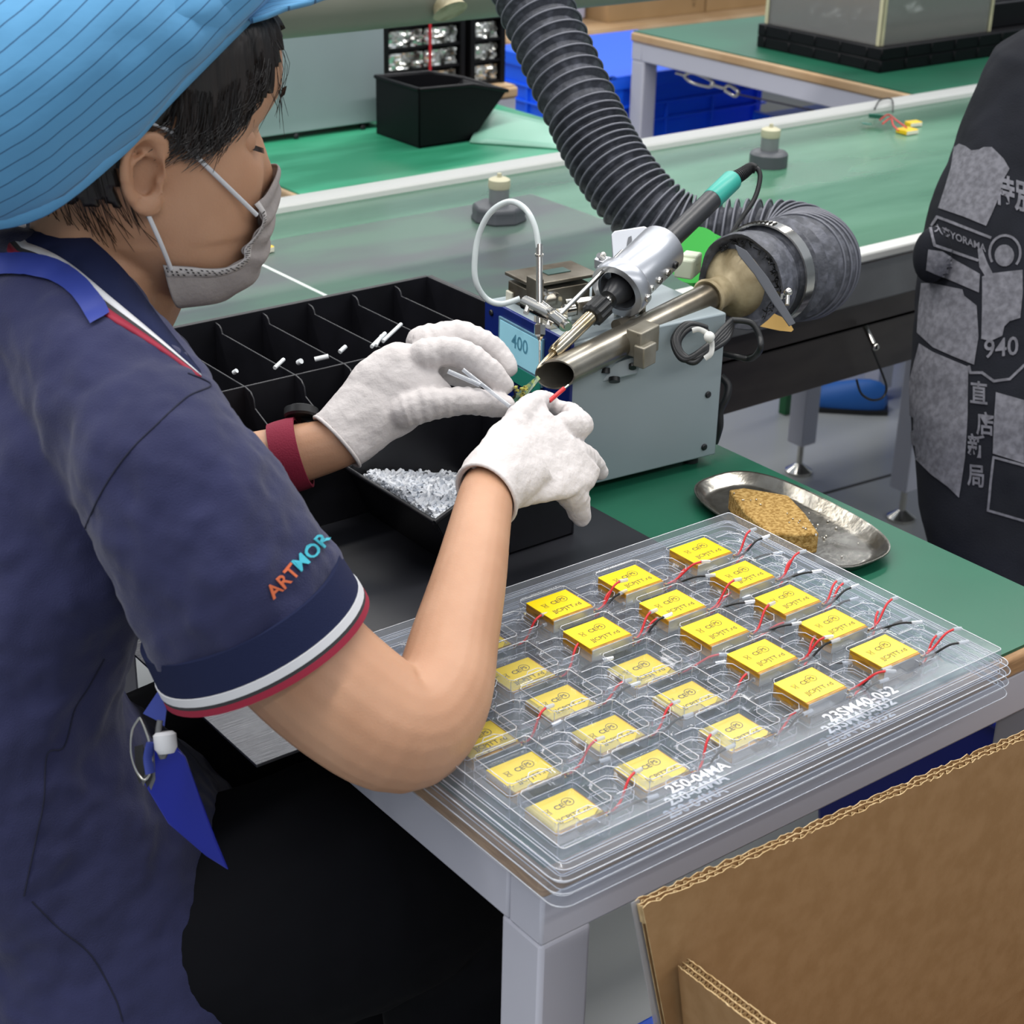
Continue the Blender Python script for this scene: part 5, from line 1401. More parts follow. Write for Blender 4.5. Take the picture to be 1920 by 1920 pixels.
b.grid(G); mk = b.build('face_mask', m_mask, body, smooth=180, solid=.0012)
b = MB(); G = []
for i, e_ in enumerate(E_):
    l_ = L_[i]; a = Vector(e_); c_ = a.lerp(Vector(l_), .30)
    G.append([HC+HR @ (a+Vector((0, -.0012, 0))), HC+HR @ (a.lerp(c_, .5)+Vector((0, -.0022, 0))), HC+HR @ (c_+Vector((0, -.0018, 0)))])
b.grid(G); b.build('edge_seam', m_maskw, mk, smooth=180, solid=.0006)
b = MB()
for i in range(4, len(E_)-1):
    for j in range(3):
        a = Vector(E_[i]); l_ = Vector(L_[i]); c_ = a.lerp(l_, .05+.075*j)+Vector((0, -.0032, 0)); d_ = (Vector(E_[i+1])-a)*.45; w_ = (l_-a).normalized()*.0009
        if (i+j) % 4 != 3: b.add([HC+HR @ p for p in (c_-w_, c_+w_, c_+w_+d_, c_-w_+d_)], [(0, 1, 2, 3)])
b.build('tiny_print', M('mask_ink', '3b3838', .8), mk, smooth=0)
b = MB()
for a, c in (((.012, -.0775, .030), (.085, -.060, -.042)), ((-.006, -.080, -.032), (.014, -.069, -.080))):
    a, c = Vector(a), Vector(c); m_ = a.lerp(c, .5)+Vector((0, -.004, 0)); pts = [HC+HR @ Vector(p) for p in spline([a, m_, c], 6)]
    b.tube(pts, .0019, 8, flat=.55)
b.tube([HC+HR @ Vector(p) for p in spline([(.012, -.0775, .030), (-.008, -.080, .036), (-.022, -.078, .016), (-.022, -.078, -.012), (-.006, -.080, -.032)], 5)], .0016, 6)
b.build('ear_loop', m_wht, mk, smooth=80)

# ---- polo shirt: trunk and both sleeves in one piece
b = MB()
rings = []
TS = [t for t in TR]
rg_all = []
for z, cx, cy, a, bb in spline(TR[1:], 4):
    rg = []
    for k in range(60):
        t = 2*PI*k/60; c, s = math.cos(t), math.sin(t); e = 2.3
        rg.append((cx+a*abs(c)**(2/e)*(1 if c >= 0 else -1), cy+bb*abs(s)**(2/e)*(1 if s >= 0 else -1), z))
    rg_all.append(rg)
b.loft(rg_all)
capsule(b, [(.500, 1.262, 1.070, .074), (.500, 1.19, 1.062, .068), (.503, 1.12, 1.035, .066), (.502, 1.075, 1.012, .066)], px=False, seg=28)
capsule(b, [(.500, 1.262, 1.070, .074), (.505, 1.335, 1.062, .068), (.51, 1.40, 1.035, .066)], px=False, seg=28)
def sleeve(b, st, inner=.035):
    pts = []; rr = []
    for s in spline(st, 5): pts.append(Vector(s[:3])); rr.append(s[3])
    T = (pts[-1]-pts[-2]).normalized()
    n = 36; Tn, U = frames(pts)
    def ring(p, i, r): 
        w2 = Tn[i].cross(U[i]); return [p+(U[i]*math.cos(a)+w2*math.sin(a))*r for a in [2*PI*k/n for k in range(n)]]
    rings = [ring(p, i, rr[i]) for i, p in enumerate(pts)]
    L = len(pts)-1
    rings.append(ring(pts[-1], L, rr[-1]-.007))
    rings.append(ring(pts[-1]-T*inner, L, rr[-1]-.009))
    b.loft(rings)
    return pts, rr, Tn, U
def V4(px, py, d, r): return tuple(PD(px, py, d))+(r,)
SR = [V4(225, 775, 1.30, .054), V4(265, 820, 1.268, .064), V4(315, 895, 1.252, .071), V4(392, 1022, 1.256, .0755), V4(488, 1195, 1.285, .0815)]
sR = sleeve(b, SR)
SL = [(.515, 1.40, 1.0, .055), tuple(LS)+(.066,), tuple(LS.lerp(LE, .45))+(.070,), tuple(LS.lerp(LE, .85))+(.074,)]
sL = sleeve(b, SL)
shirt = b.build('polo_shirt', m_polo, body, remesh=.0042, smoothit=5, disp=[(.055, .016), (.022, .004)])
# cuffs: rib, white, charcoal, red
def cuff(s, parent):
    pts, rr, Tn, U = s
    n = 60; T = Tn[-1]; u = U[-1]; w2 = T.cross(u); c = pts[-1]; r0 = rr[-1]+.0015
    tap = (rr[-1]-rr[-6])/((pts[-1]-pts[-6]).length)
    def ring(h, dr): return [c+T*h+(u*math.cos(a)+w2*math.sin(a))*(r0+dr+tap*h) for a in [2*PI*k/n for k in range(n)]]
    for nm, mt, h0, h1, dr in (('cuff_rib', m_rib, -.034, -.006, .0015), ('white_stripe', m_wht, -.0055, .001, .0025), ('charcoal_stripe', m_gry, .001, .004, .0022), ('red_stripe', m_red, .004, .0092, .0025)):
        b = MB(); b.loft([ring(h0, dr-.004), ring(h0, dr), ring(h1, dr), ring(h1, dr-.006)], cap=False); b.build(nm, mt, parent, smooth=40)
cuff(sR, shirt); cuff(sL, shirt)

# ---- collar
bvs = bvh_of([shirt])
def push(p, off):
    r = (p-CAMPOS).normalized(); h = bvs.ray_cast(CAMPOS, r)
    if h[0] is not None and (h[0]-CAMPOS).length < (p-CAMPOS).length+off: return h[0]-r*off
    return p
body_ax = Vector((.985, -.17, 0)); lf_ = Vector((.17, .985, 0)); cpl = Vector((.545, 1.245, 0))
def mirror(p): d = (p-cpl).dot(lf_); return p-lf_*2*d
outp = [PD(*p) for p in ((38, 466, 1.322), (80, 482, 1.308), (130, 512, 1.29), (200, 568, 1.272), (290, 634, 1.270), (378, 704, 1.295))]
inn = [PD(*p) for p in ((105, 412, 1.335), (135, 424, 1.325), (170, 446, 1.315), (235, 508, 1.300), (305, 602, 1.305), (376, 694, 1.32))]
fo = []; 
def colr(fr0, fr1, off=0):
    rows = []
    for f_ in (fr0, (fr0+fr1)/2, fr1):
        right = [i_.lerp(o_, f_)+CU*off*0-CF*off for i_, o_ in zip(inn, outp)]
        row = [push(Vector(p), .003+off) for p in spline(right, 6)]
        left = [mirror(p) for p in row]
        rows.append(left[::-1]+row)
    return rows
b = MB(); b.grid(colr(0, .80)); col_ = b.build('collar', m_rib, shirt, smooth=180, solid=.003)
b = MB(); b.grid(colr(.80, .97, .0005)); b.build('white_stripe', m_wht, col_, smooth=180, solid=.003)
b = MB(); b.grid(colr(.97, 1.08, .0003)); b.build('charcoal_stripe', m_gry, col_, smooth=180, solid=.003)
b = MB(); b.grid(colr(1.08, 1.26, .0006)); b.build('red_stripe', m_red, col_, smooth=180, solid=.003)

# ---- decals laid on surfaces
def lay(bvh, px, py, off=.0015):
    r = ray(px, py).normalized(); h = bvh.ray_cast(CAMPOS, r)
    if h[0] is None: return None
    n = h[1] if h[1].dot(r) < 0 else -h[1]
    return h[0]+n*off
bv = bvh_of([shirt])
def ribbon(rows, name, mat, parent, off=.0015, solid=0):
    b = MB(); G = []
    for row in rows:
        G.append([lay(bv, x, y, off) for x, y in row])
    if any(p is None for r_ in G for p in r_): G = [r_ for r_ in G if all(p is not None for p in r_)]
    if len(G) > 1:
        b.grid(G); return b.build(name, mat, parent, smooth=180, solid=solid)
cl = spline([(-60, 505), (0, 500), (50, 500), (100, 512), (140, 537), (168, 570), (188, 605)], 8)
rows = []
for i in range(len(cl)-1):
    x, y = cl[i]; dx_, dy_ = cl[i+1][0]-x, cl[i+1][1]-y; l_ = math.hypot(dx_, dy_); nx_, ny_ = -dy_/l_, dx_/l_
    rows.append([(x+nx_*t, y+ny_*t) for t in (-20, -7, 7, 20)])
ribbon(rows, 'lanyard', m_lany, shirt, .0035)
# embroidered word along the sleeve
tt = {}
m_or = M('orange_thread', 'd0683f', .7); m_te = M('teal_thread', '3fb0c4', .7)
path_ = spline([(500, 1118), (528, 1092), (556, 1062), (582, 1036), (603, 1012), (628, 975)], 12)
LN = [0]
for i in range(1, len(path_)): LN.append(LN[-1]+math.hypot(path_[i][0]-path_[i-1][0], path_[i][1]-path_[i-1][1]))
def onpath(s, h):
    s = max(0, min(LN[-1]-.01, s)); i = 0
    while LN[i+1] < s: i += 1
    t = (s-LN[i])/(LN[i+1]-LN[i]); a, c = path_[i], path_[i+1]
    dx_, dy_ = c[0]-a[0], c[1]-a[1]; l_ = math.hypot(dx_, dy_)
    return a[0]+dx_*t+dy_/l_*h, a[1]+dy_*t-dx_/l_*h
for word, s0, mt, nm in (('ART', 4, m_or, 'orange_letters'), ('MOR', 73, m_te, 'teal_letters')):
    vs, fs = text_mesh(word, 36, bold=.5, align='LEFT')
    b = MB(); pts = []; ok = True
    for v in vs:
        x, y = onpath(s0+v.x*1.04, v.y); q = lay(bv, x, y, .0022); pts.append(q)
    good = [f for f in fs if all(pts[i] is not None for i in f)]
    b.add([p if p is not None else Vector((.5, 1.2, 1)) for p in pts], good)
    b.build(nm, mt, shirt, smooth=0, recalc=False, solid=.0006)
# shoulder and side seams
m_seam = M('navy_seam', '14172e', .9)
for pl_ in ([(352, 700), (395, 722), (350, 745), (290, 800), (240, 850), (195, 915), (160, 990), (130, 1070)], [(195, 1235), (165, 1290), (140, 1330), (120, 1400), (88, 1415), (82, 1500), (70, 1560), (45, 1680)], [(60, 1690), (110, 1740), (170, 1790), (215, 1870), (230, 1915)]):
    pts = [lay(bv, x, y, .0003) for x, y in spline(pl_, 8)]; pts = [p for p in pts if p is not None]
    # drop jumps
    cl2 = [pts[0]] if pts else []
    for p in pts[1:]:
        if (p-cl2[-1]).length < .03: cl2.append(p)
    if len(cl2) > 3:
        b = MB(); b.tube(cl2, .0007, 5); b.build('seam', m_seam, shirt, smooth=80)

# ---- trousers
b = MB()
b.loft([[(.43+(.145+o_)*math.cos(a), 1.24+(.182+o_)*math.sin(a), z) for a in [2*PI*k/40 for k in range(40)]] for z, o_ in ((.43, -.02), (.46, .0), (.52, .0), (.56, -.02))])
capsule(b, [(.45, 1.14, .52, .105), (.60, 1.095, .54, .116), (.72, 1.075, .545, .112), (.785, 1.06, .52, .092), (.79, 1.055, .42, .088), (.775, 1.05, .27, .082), (.765, 1.05, .12, .075)], px=False, seg=24)
capsule(b, [(.45, 1.31, .52, .105), (.62, 1.32, .545, .105), (.80, 1.32, .55, .098), (.90, 1.32, .53, .082), (.91, 1.32, .42, .078), (.89, 1.32, .27, .074), (.88, 1.32, .12, .070)], px=False, seg=24)
b.loft([[(x, 1.205+w_*math.cos(a), .50+.075*math.sin(a)) for a in [2*PI*k/24 for k in range(24)]] for x, w_ in ((.46, .14), (.6, .14), (.72, .13), (.84, .10))])
b.build('trousers', m_trou, body, remesh=.006, smoothit=6, disp=[(.09, .012)])
for yy, xo in ((1.05, .77), (1.32, .88)):
    b = MB(); rings = []
    for x, w_, h in ((-.06, .028, .05), (-.02, .036, .075), (.06, .040, .06), (.13, .044, .045), (.18, .036, .034), (.195, .018, .024)):
        rings.append([(xo+x, yy+w_*math.cos(a), max(0.002, .02+(h-.02)*math.sin(a)) if math.sin(a) > 0 else .002) for a in [2*PI*k/20 for k in range(20)]])
    b.loft(rings); b.build('shoe', M('dark_shoe', '1c1d22', .6), body, smooth=60)

# ---- gloves
def glove(fn, name, cuffst, label):
    WR[0] = .055; b = MB(); fn(b, 1.0); WR[0] = 0
    rings = []
    for s in cuffst:
        c = PD(s[0], s[1], s[2]); k = s[2]/FPX
        wv = (CR*s[5]-CU*s[6]).normalized(); ax_ = (PD(*cuffst[-1][:3])-PD(*cuffst[0][:3])).normalized()
        wv = (wv-ax_*wv.dot(ax_)).normalized(); tv = ax_.cross(wv)
        rings.append([c+wv*(s[3]*k*math.cos(a))+tv*(s[4]*k*math.sin(a)) for a in [2*PI*i/32 for i in range(32)]])
    # hollow mouth
    inner = [[p.lerp(sum(rings[0], Vector())/32, .09) for p in rings[0]], [p.lerp(sum(rings[1], Vector())/32, .14) for p in rings[1]]]
    b.loft([inner[1], inner[0]]+rings)
    o = b.build(name, m_glove, body, remesh=.0021, smoothit=2, disp=[(.024, .0045), (.007, .0006)])
    tag(o, label)
    b = MB(); c = sum(rings[0], Vector())/32
    b.tube(rings[0]+[rings[0][0]], .0019, 8, cap=False); b.build('rolled_cuff', m_glove, o, smooth=80)
    return o
glove(hand_r, 'glove', [(912, 928, 1.52, 66, 62, .62, .78), (925, 905, 1.535, 68, 60, .62, .78), (955, 880, 1.55, 74, 52, .62, .78), (985, 862, 1.57, 70, 40, .62, .78)], 'white cotton glove on the right hand')
glove(hand_l, 'glove', [(632, 828, 1.66, 62, 48, .35, .94), (655, 806, 1.665, 66, 46, .45, .9), (700, 765, 1.67, 70, 42, .62, .78), (730, 740, 1.675, 62, 36, .62, .78)], 'white cotton glove on the left hand')
# ---- wristband and watch
def band(px, py, d, rw, rt, wd, name, mat, tilt=(.2, .98), h=1.0, seg=36):
    c = PD(px, py, d); ax_ = (LW-LE).normalized()
    wv = (CR*tilt[0]-CU*tilt[1]).normalized(); wv = (wv-ax_*wv.dot(ax_)).normalized(); tv = ax_.cross(wv)
    def rg(o, e): return [c+ax_*o+wv*(rw+e)*math.cos(a)+tv*(rt+e)*math.sin(a) for a in [2*PI*k/seg for k in range(seg)]]
    b = MB(); b.loft([rg(-wd/2, -.002), rg(-wd/2, .001), rg(-wd*.2, .0018), rg(wd*.2, .0018), rg(wd/2, .001), rg(wd/2, -.002)], cap=False)
    return b.build(name, mat, body, smooth=60)
cb2 = LE.lerp(LW, .80)
def to_px(p):
    q = p-CAMPOS; d = q.dot(CF); return 960+FPX*q.dot(CR)/d, 960-FPX*q.dot(CU)/d, d
bx_, by_, bd_ = to_px(cb2)
band(bx_, by_, bd_, .0345, .0340, .027, 'wristband', m_wrist)
wt_ = LE.lerp(LW, .84)+CU*.034+CF*.004
b = MB(); b.lathe([(.015, 0), (.017, .002), (.017, .009), (.013, .011)], wt_, (CU+CF*.3), seg=24); b.box(wt_+CR*.012-CU*.002, (.02, .014, .005)); b.build('watch', m_rubber, body, smooth=40)

# ---- badge and keys hanging in front of the belly
bg = thing('key_ring', PD(270, 1440, 1.27), 'bunch of keys and clips hanging in front of the navy shirt', 'keys')
b = MB(); b.tube(sv([PD(x, y, 1.262) for x, y in ((262, 1345), (248, 1370), (246, 1410), (256, 1445), (272, 1462), (284, 1440), (282, 1400), (270, 1362), (262, 1345))], 5), .0011, 6); b.build('ring', m_chrome, bg, smooth=80)
b = MB(); b.tube(sv([PD(x, y, 1.26) for x, y in ((284, 1392), (278, 1420), (282, 1450))], 5), .0055, 10, flat=.4); b.build('blue_fob', m_lany, bg, smooth=60)
for k in range(4):
    b = MB(); b.prism([PD(x+k*7, y+k*4, 1.268+k*.003) for x, y in ((252, 1400), (268, 1396), (270, 1450), (262, 1470), (254, 1450))], CF*.0015); b.build('key', m_steel if k % 2 else m_rubber, bg, smooth=0)
b = MB(); b.lathe([(.006, 0), (.0085, .002), (.0085, .012), (.006, .016)], PD(308, 1372, 1.262), CU*-1+CR*.1, seg=20); b.build('white_toggle', m_wht, bg, smooth=50)
b = MB(); b.tube(sv([PD(x, y, 1.262) for x, y in ((300, 1350), (296, 1385), (304, 1420), (312, 1400), (308, 1375))], 4), .0024, 8); b.build('metal_clip', m_steel, bg, smooth=60)
b = MB(); b.prism([PD(x, y, 1.262) for x, y in ((300, 1290), (312, 1330), (308, 1362), (292, 1350), (268, 1338))], CF*.002); b.build('lanyard_end', m_lany, bg, smooth=0)
bc = thing('badge_holder', PD(360, 1500, 1.27), 'glossy dark blue badge holder hanging beside the keys', 'badge')
b = MB(); pb_ = [PD(x, y, d) for x, y, d in ((282, 1410, 1.30), (300, 1398, 1.30), (332, 1402, 1.30), (347, 1420, 1.30), (376, 1500, 1.31), (404, 1575, 1.32), (428, 1632, 1.33), (385, 1605, 1.32), (315, 1545, 1.31), (270, 1470, 1.30))]
b.prism(pb_, CF*.004); b.build('holder', M('glossy_blue_plastic', '101f8a', .2, spec=.6), bc, bevel=.001)

# ---- what the hands hold
hp = thing('circuit_board', PD(975, 735, 1.69), 'small green circuit board pinched between the gloved fingertips under the iron tip', 'circuit board')
b = MB(); b.prism([PD(x, y, d) for x, y, d in ((955, 748, 1.685), (1008, 704, 1.705), (1013, 710, 1.703), (985, 745, 1.69), (962, 760, 1.683))], CF*.0014+CU*-.0008); b.build('board', M('pcb_dark_green', '1d4a34', .3, col2='7d8a2a', nscale=180, ramp=(.55, .75)), hp, smooth=0)
b = MB()
rnd = random.Random(6)
for k in range(10):
    x, y = 958+rnd.uniform(0, 34), 750-rnd.uniform(0, 30); b.box(PD(x, y, 1.684), (rnd.uniform(.002, .005), rnd.uniform(.002, .004), .002), rz=rnd.random())
b.build('component', M('tiny_component', '2a2a22', .3, col2='c9c35a', nscale=300), hp, smooth=0)
b = MB(); b.tube(sv([PD(948, 735, 1.69), PD(956, 722, 1.69), PD(966, 740, 1.688), PD(955, 752, 1.685)], 5), .0012, 6); b.build('black_wire', m_blkw, hp, smooth=60)
o = stick(PD(868, 693, 1.66), PD(956, 762, 1.655), .0021, 'clear_tube', m_cleartube, 'long thin clear tube held between both gloves', 'tube')
o = stick(PD(840, 696, 1.658), PD(900, 722, 1.658), .0026, 'clear_tube', m_cleartube, 'short clear tube crossing the long one behind the glove fingers', 'tube')
o = stick(PD(1030, 752, 1.66), PD(1058, 728, 1.668), .0022, 'red_wire_end', m_redw, 'short red wire end sticking up from the right glove fingertips', 'wire')
b = MB(); b.tube([PD(1056, 730, 1.668), PD(1066, 722, 1.67)], .0012, 6); b.build('bare_end', m_chrome, o)

# ---- stool under the worker
st = thing('stool', (.42, 1.24, 0), 'round black stool beneath the seated worker', 'stool')
b = MB(); b.lathe([(.15, .37), (.165, .38), (.165, .40), (.15, .412)], (.42, 1.24, 0), seg=40); b.build('seat', m_rubber, st, smooth=50)
b = MB(); b.cyl((.42, 1.24, .05), (.42, 1.24, .38), .02); b.lathe([(.19, 0), (.19, .012), (.03, .05)], (.42, 1.24, 0), seg=36); b.build('pedestal', m_chrome, st, smooth=50)
# ================================================================ second person at the right
m_tee = M('black_tee', '15171d', .9, col2='1b1d24', nscale=14, bump=.3, bscale=500, spec=.2)
m_print = M('grey_print', '5c5c62', .9, col2='727279', nscale=120, spec=.2)
SIL = [(62, 1915), (100, 1858), (180, 1822), (280, 1784), (400, 1738), (470, 1722), (560, 1714), (640, 1706), (750, 1702), (860, 1706), (980, 1718), (1080, 1742), (1180, 1745)]
D2 = 2.30
H2 = CAMPOS+Vector((0, 0, 0))
q = PD(2030, -250, 2.36)
h2c = Vector((q.x+.03, q.y, q.z)); h2r = Matrix.Rotation(R(-6), 3, 'Z') @ Matrix.Rotation(R(12), 3, 'Y')
rt_h = Vector((CR.x, CR.y, 0)).normalized(); fw_h = Vector((CF.x, CF.y, 0)).normalized()
def trunk2(b, off=0, n=56, e=2.4):
    rings = []
    for py, xl in SIL:
        a_, b_ = .205, .125
        if py < 100: a_, b_ = .150, .085
        elif py < 200: a_, b_ = .190, .112
        k = FPX/D2
        c = PD(xl+a_*k*.99, py, D2+.10)
        rings.append([c+rt_h*((a_+off)*abs(math.cos(t))**(2/e)*(1 if math.cos(t) >= 0 else -1))+fw_h*((b_+off)*abs(math.sin(t))**(2/e)*(1 if math.sin(t) >= 0 else -1)) for t in [2*PI*i/n for i in range(n)]])
    b.loft([[Vector(p) for p in r_] for r_ in rings]); return rings
b = MB(); RG = trunk2(b, -.02)
sls = spline(HS, 3)
b.loft([[h2c+h2r @ face_add(hpt(z, fr, bk, hw, 2*PI*k/48)) for k in range(48)] for z, fr, bk, hw in sls])
for s_ in (-1, 1): b.loft([[h2c+h2r @ Vector((-.009+.0165*s*math.cos(a), s_*(.0735+o_), -.002+.029*s*math.sin(a))) for a in [2*PI*k/20 for k in range(20)]] for s, o_ in ((.6, -.004), (.8, .002), (1.0, .010), (.85, .010), (.6, .003))])
top = sum(RG[0], Vector())/len(RG[0])
nk = h2c+h2r @ Vector((-.02, 0, -.07))
capsule(b, [tuple(nk)+(.055,), tuple(nk.lerp(top, .6))+(.054,), tuple(top+Vector((0, 0, -.02)))+(.07,)], px=False, seg=20)
c5 = sum(RG[3], Vector())/len(RG[3]); f2 = Vector((.99, -.05, 0))
cR, cL = c5-rt_h*.14-fw_h*.02, c5+rt_h*.16
for S_, yy in ((cR, -.10), (cL, .10)):
    el = S_+Vector((.12, 0, -.19)); wr = el+Vector((.24, .02, .06))
    capsule(b, [tuple(S_)+(.05,), tuple(S_.lerp(el, .5))+(.046,), tuple(el)+(.042,), tuple(el.lerp(wr, .5))+(.036,), tuple(wr)+(.027,)], px=False, seg=16)
    capsule(b, [tuple(wr)+(.030,), tuple(wr+Vector((.06, 0, 0)))+(.036,), tuple(wr+Vector((.09, 0, -.005)))+(.028,)], px=False)
    for k in range(4): capsule(b, [tuple(wr+Vector((.08, -.027+.018*k, 0)))+(.009,), tuple(wr+Vector((.125, -.027+.018*k, -.008)))+(.008,), tuple(wr+Vector((.150, -.025+.016*k, -.03)))+(.007,)], px=False, seg=8)
    capsule(b, [tuple(wr+Vector((.02, -.03, 0)))+(.011,), tuple(wr+Vector((.06, -.055, -.01)))+(.009,), tuple(wr+Vector((.09, -.05, -.02)))+(.008,)], px=False, seg=8)
cb = sum(RG[-1], Vector())/len(RG[-1])
for dy_ in (-.11, .11):
    hp_ = cb+Vector((0, dy_, .03)); kn = hp_+Vector((.42, 0, .02))
    capsule(b, [tuple(hp_)+(.085,), tuple(hp_.lerp(kn, .5))+(.075,), tuple(kn)+(.055,), (kn.x, kn.y, .25, .048), (kn.x-.02, kn.y, .08, .036), (kn.x+.07, kn.y, .04, .028)], px=False)
p2 = b.build('person', m_skin, remesh=.006, smoothit=3, origin=(cb.x, cb.y, 0)); tag(p2, 'person in black shirt with grey back print sitting turned away at the right edge', 'person')
b = MB()
TG = trunk2(b, 0)
for S_ in (cR, cL):
    el = S_+Vector((.12, 0, -.19)); S_ = S_+rt_h*.03*(1 if S_ is cR else -1)+fw_h*.03; capsule(b, [tuple(S_+Vector((.01, 0, -.02)))+(.070,), tuple(S_.lerp(el, .5))+(.072,), tuple(S_.lerp(el, .95))+(.070,)], px=False, seg=24)
tee = b.build('t_shirt', m_tee, p2, remesh=.006, smoothit=4, disp=[(.10, .012)])
b = MB(); el_ = PD(1748, 478, 2.33); b.ball(el_, .026, 20, 14, sc=(1, 1, 1.5)); b.build('sleeve_fold', m_tee, p2, smooth=80)
b = MB()
for z, fr, bk, hw in sls:
    pass
hr_ = []
for z, fr, bk, hw in sls:
    if z > -.06: hr_.append([h2c+h2r @ (hpt(z, fr, bk, hw, 2*PI*k/48, off=.010)-Vector((.022 if z < .09 else 0, 0, 0))) for k in range(48)])
b.loft(hr_); b.build('hair', m_hair, p2, smooth=80)
b = MB()
for dy_ in (-.11, .11):
    hp_ = cb+Vector((0, dy_, .03)); kn = hp_+Vector((.42, 0, .02))
    capsule(b, [tuple(hp_)+(.105,), tuple(hp_.lerp(kn, .5))+(.095,), tuple(kn)+(.075,), (kn.x, kn.y, .25, .068), (kn.x-.02, kn.y, .10, .060)], px=False)
b.loft([[(cb.x+.16*math.cos(a), cb.y+.21*math.sin(a), z) for a in [2*PI*k/30 for k in range(30)]] for z in (cb.z-.10, cb.z+.10)])
b.build('trousers', m_trou, p2, remesh=.009, smoothit=4)
st = thing('stool', (cb.x, cb.y, 0), 'black stool beneath the person in the black printed shirt', 'stool')
zs_ = cb.z-.15
b = MB(); b.lathe([(.16, zs_-.03), (.175, zs_-.02), (.175, zs_), (.16, zs_+.01)], (cb.x, cb.y, 0), seg=40); b.build('seat', m_rubber, st, smooth=50)
b = MB(); b.cyl((cb.x, cb.y, .03), (cb.x, cb.y, zs_-.02), .02); b.lathe([(.19, 0), (.19, .012), (.03, .04)], (cb.x, cb.y, 0), seg=36); b.build('pedestal', m_chrome, st, smooth=50)

# ---- prints on the back
bt = bvh_of([tee, bpy.data.objects['sleeve_fold']])
def Z(X, Y): return (1620+X/2.527, 240+Y/2.527)
def press(polys, name, mat=None, fs=None, maxl=9):
    """lay flat shapes (picture coordinates) onto the shirt cloth"""
    bm = bmesh.new()
    if fs is not None:
        vs = [bm.verts.new((x, y, 0)) for x, y in polys]
        for f in fs:
            try: bm.faces.new([vs[i] for i in f])
            except Exception: pass
    else:
        for pl in polys:
            bm.faces.new([bm.verts.new((x, y, 0)) for x, y in pl])
    bmesh.ops.triangulate(bm, faces=bm.faces)
    for _ in range(6):
        ed = [e for e in bm.edges if e.calc_length() > maxl]
        if not ed: break
        bmesh.ops.subdivide_edges(bm, edges=ed, cuts=1)
        bmesh.ops.triangulate(bm, faces=bm.faces)
    bm.verts.index_update()
    pts = [lay(bt, v.co.x, v.co.y, .0016) for v in bm.verts]
    fcs = []
    for f in bm.faces:
        ii = [v.index for v in f.verts]
        if all(pts[i] is not None for i in ii):
            pp_ = [pts[i] for i in ii]
            if max((pp_[0]-pp_[1]).length, (pp_[1]-pp_[2]).length) < .04: fcs.append(ii)
    bm.free()
    if not fcs: return None
    b = MB(); b.add([p if p is not None else pts[fcs[0][0]] for p in pts], fcs)
    return b.build(name, mat or m_print, tee, smooth=0, recalc=False)
def stroke(pl, w_):
    out = []
    for (x0, y0), (x1, y1) in zip(pl[:-1], pl[1:]):
        dx_, dy_ = x1-x0, y1-y0; l_ = math.hypot(dx_, dy_) or 1; nx_, ny_ = -dy_/l_*w_/2, dx_/l_*w_/2; ex, ey = dx_/l_*w_*.3, dy_/l_*w_*.3
        out.append([(x0+nx_-ex, y0+ny_-ey), (x1+nx_+ex, y1+ny_+ey), (x1-nx_+ex, y1-ny_+ey), (x0-nx_-ex, y0-ny_-ey)])
    return out
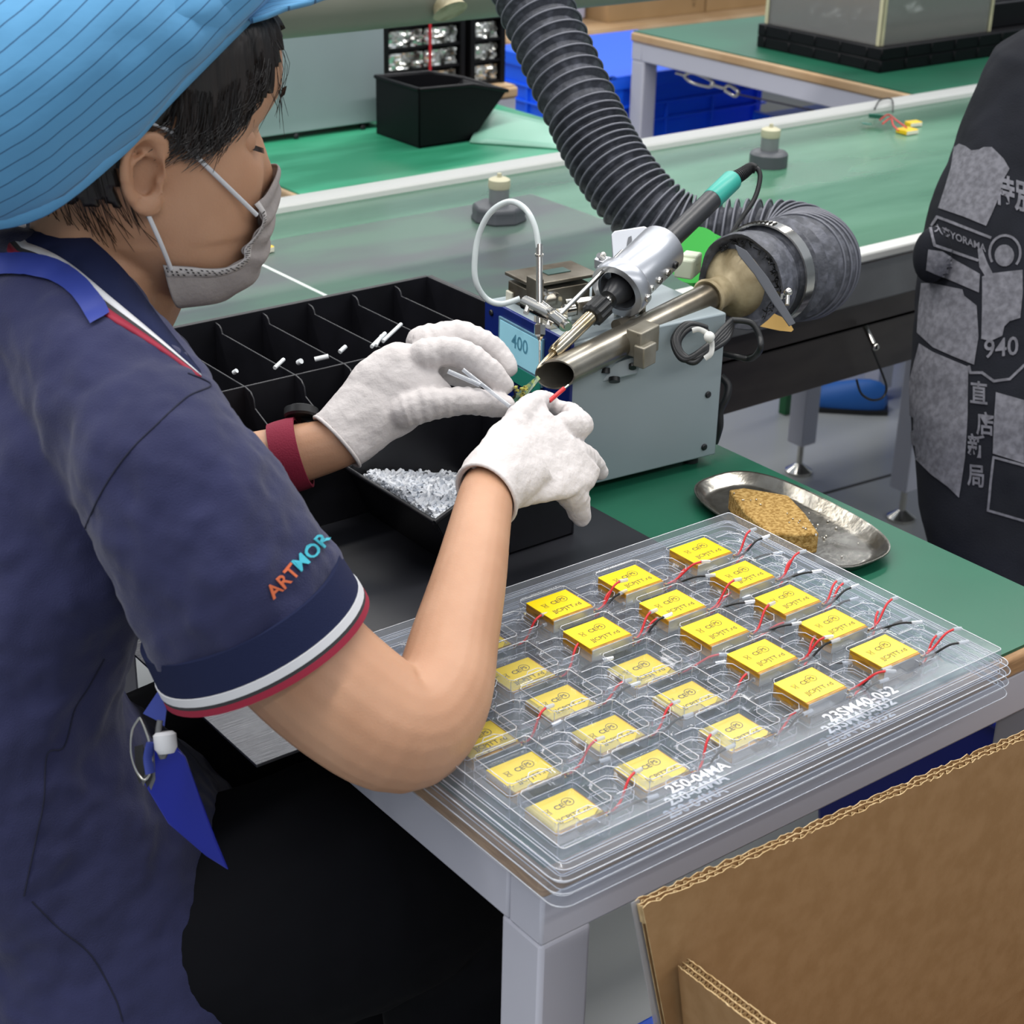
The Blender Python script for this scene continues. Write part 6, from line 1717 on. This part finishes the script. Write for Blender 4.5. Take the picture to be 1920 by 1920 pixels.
blk = [[(430, 92), (455, 76), (485, 88), (512, 108), (548, 104), (570, 92), (608, 92), (590, 112), (612, 142), (664, 148), (642, 168), (690, 195), (660, 250), (640, 330), (610, 400), (580, 465), (470, 420), (355, 380), (385, 290), (415, 190)],
       [(305, 575), (370, 585), (440, 630), (550, 692), (545, 780), (440, 735), (295, 672)],
       [(275, 735), (330, 737), (440, 785), (452, 762), (468, 766), (476, 795), (535, 842), (543, 990), (522, 1122), (430, 1085), (330, 1040), (255, 970), (262, 850)],
       [(265, 1020), (330, 1062), (495, 1132), (492, 1370), (480, 1560), (452, 1752), (400, 1700), (320, 1640), (235, 1555), (222, 1400), (218, 1200)],
       [(625, 1252), (758, 1290), (758, 1590), (610, 1542), (615, 1400)]]
for pl in blk: press([[Z(*p) for p in pl]], 'printed_block')
fig = [[(560, 705), (600, 690), (680, 680), (750, 672), (752, 780), (740, 900), (690, 915), (665, 940), (655, 985), (600, 1010), (556, 1000), (560, 860)], [(540, 575), (560, 570), (585, 640), (610, 690), (580, 712), (548, 660)]]
fig.append([(665+46*math.cos(a), 605+52*math.sin(a)) for a in [2*PI*k/18 for k in range(18)]])
press([[Z(*p) for p in pl] for pl in fig], 'printed_figure')
halo = [Z(668+72*math.cos(a), 592+82*math.sin(a)) for a in [R(-210)+R(250)*k/20 for k in range(21)]]
press(stroke(halo, 4.5), 'printed_ring')
press(stroke([Z(*p) for p in ((600, 520), (350, 422), (316, 478), (334, 556), (540, 628))], 5), 'printed_frame')
press(stroke([Z(*p) for p in ((498, 1130), (505, 1160), (560, 1160), (615, 1200), (690, 1190), (758, 1125))], 5), 'printed_line')
press(stroke([Z(*p) for p in ((758, 1862), (588, 1812), (600, 1680), (614, 1560), (758, 1600))], 4.5), 'printed_frame')
def ptext(t, X, Y, size, name, skew=0.3, bold=.0, vert=1.0):
    vs, fs = text_mesh(t, 1.0, bold=bold)
    if not fs: return
    cx, cy = Z(X, Y)
    press([(cx+v.x*size*math.cos(skew)+0*v.y, cy-v.y*size*vert+v.x*size*math.sin(skew)) for v in vs], name, fs=fs, maxl=14)
ptext('特別', 715, 325, 40, 'printed_characters', .28, .03, 1.5)
ptext('大亭YORAMA', 455, 525, 17, 'printed_word', .38, .02, 1.1)
ptext('940', 650, 1045, 44, 'printed_number', -.12, .012, 1.1)
for ch, X, Y in (('直', 545, 1265), ('店', 575, 1410), ('新', 533, 1515), ('局', 533, 1655)): ptext(ch, X, Y, 34, 'printed_character', .12, .02, 1.35)
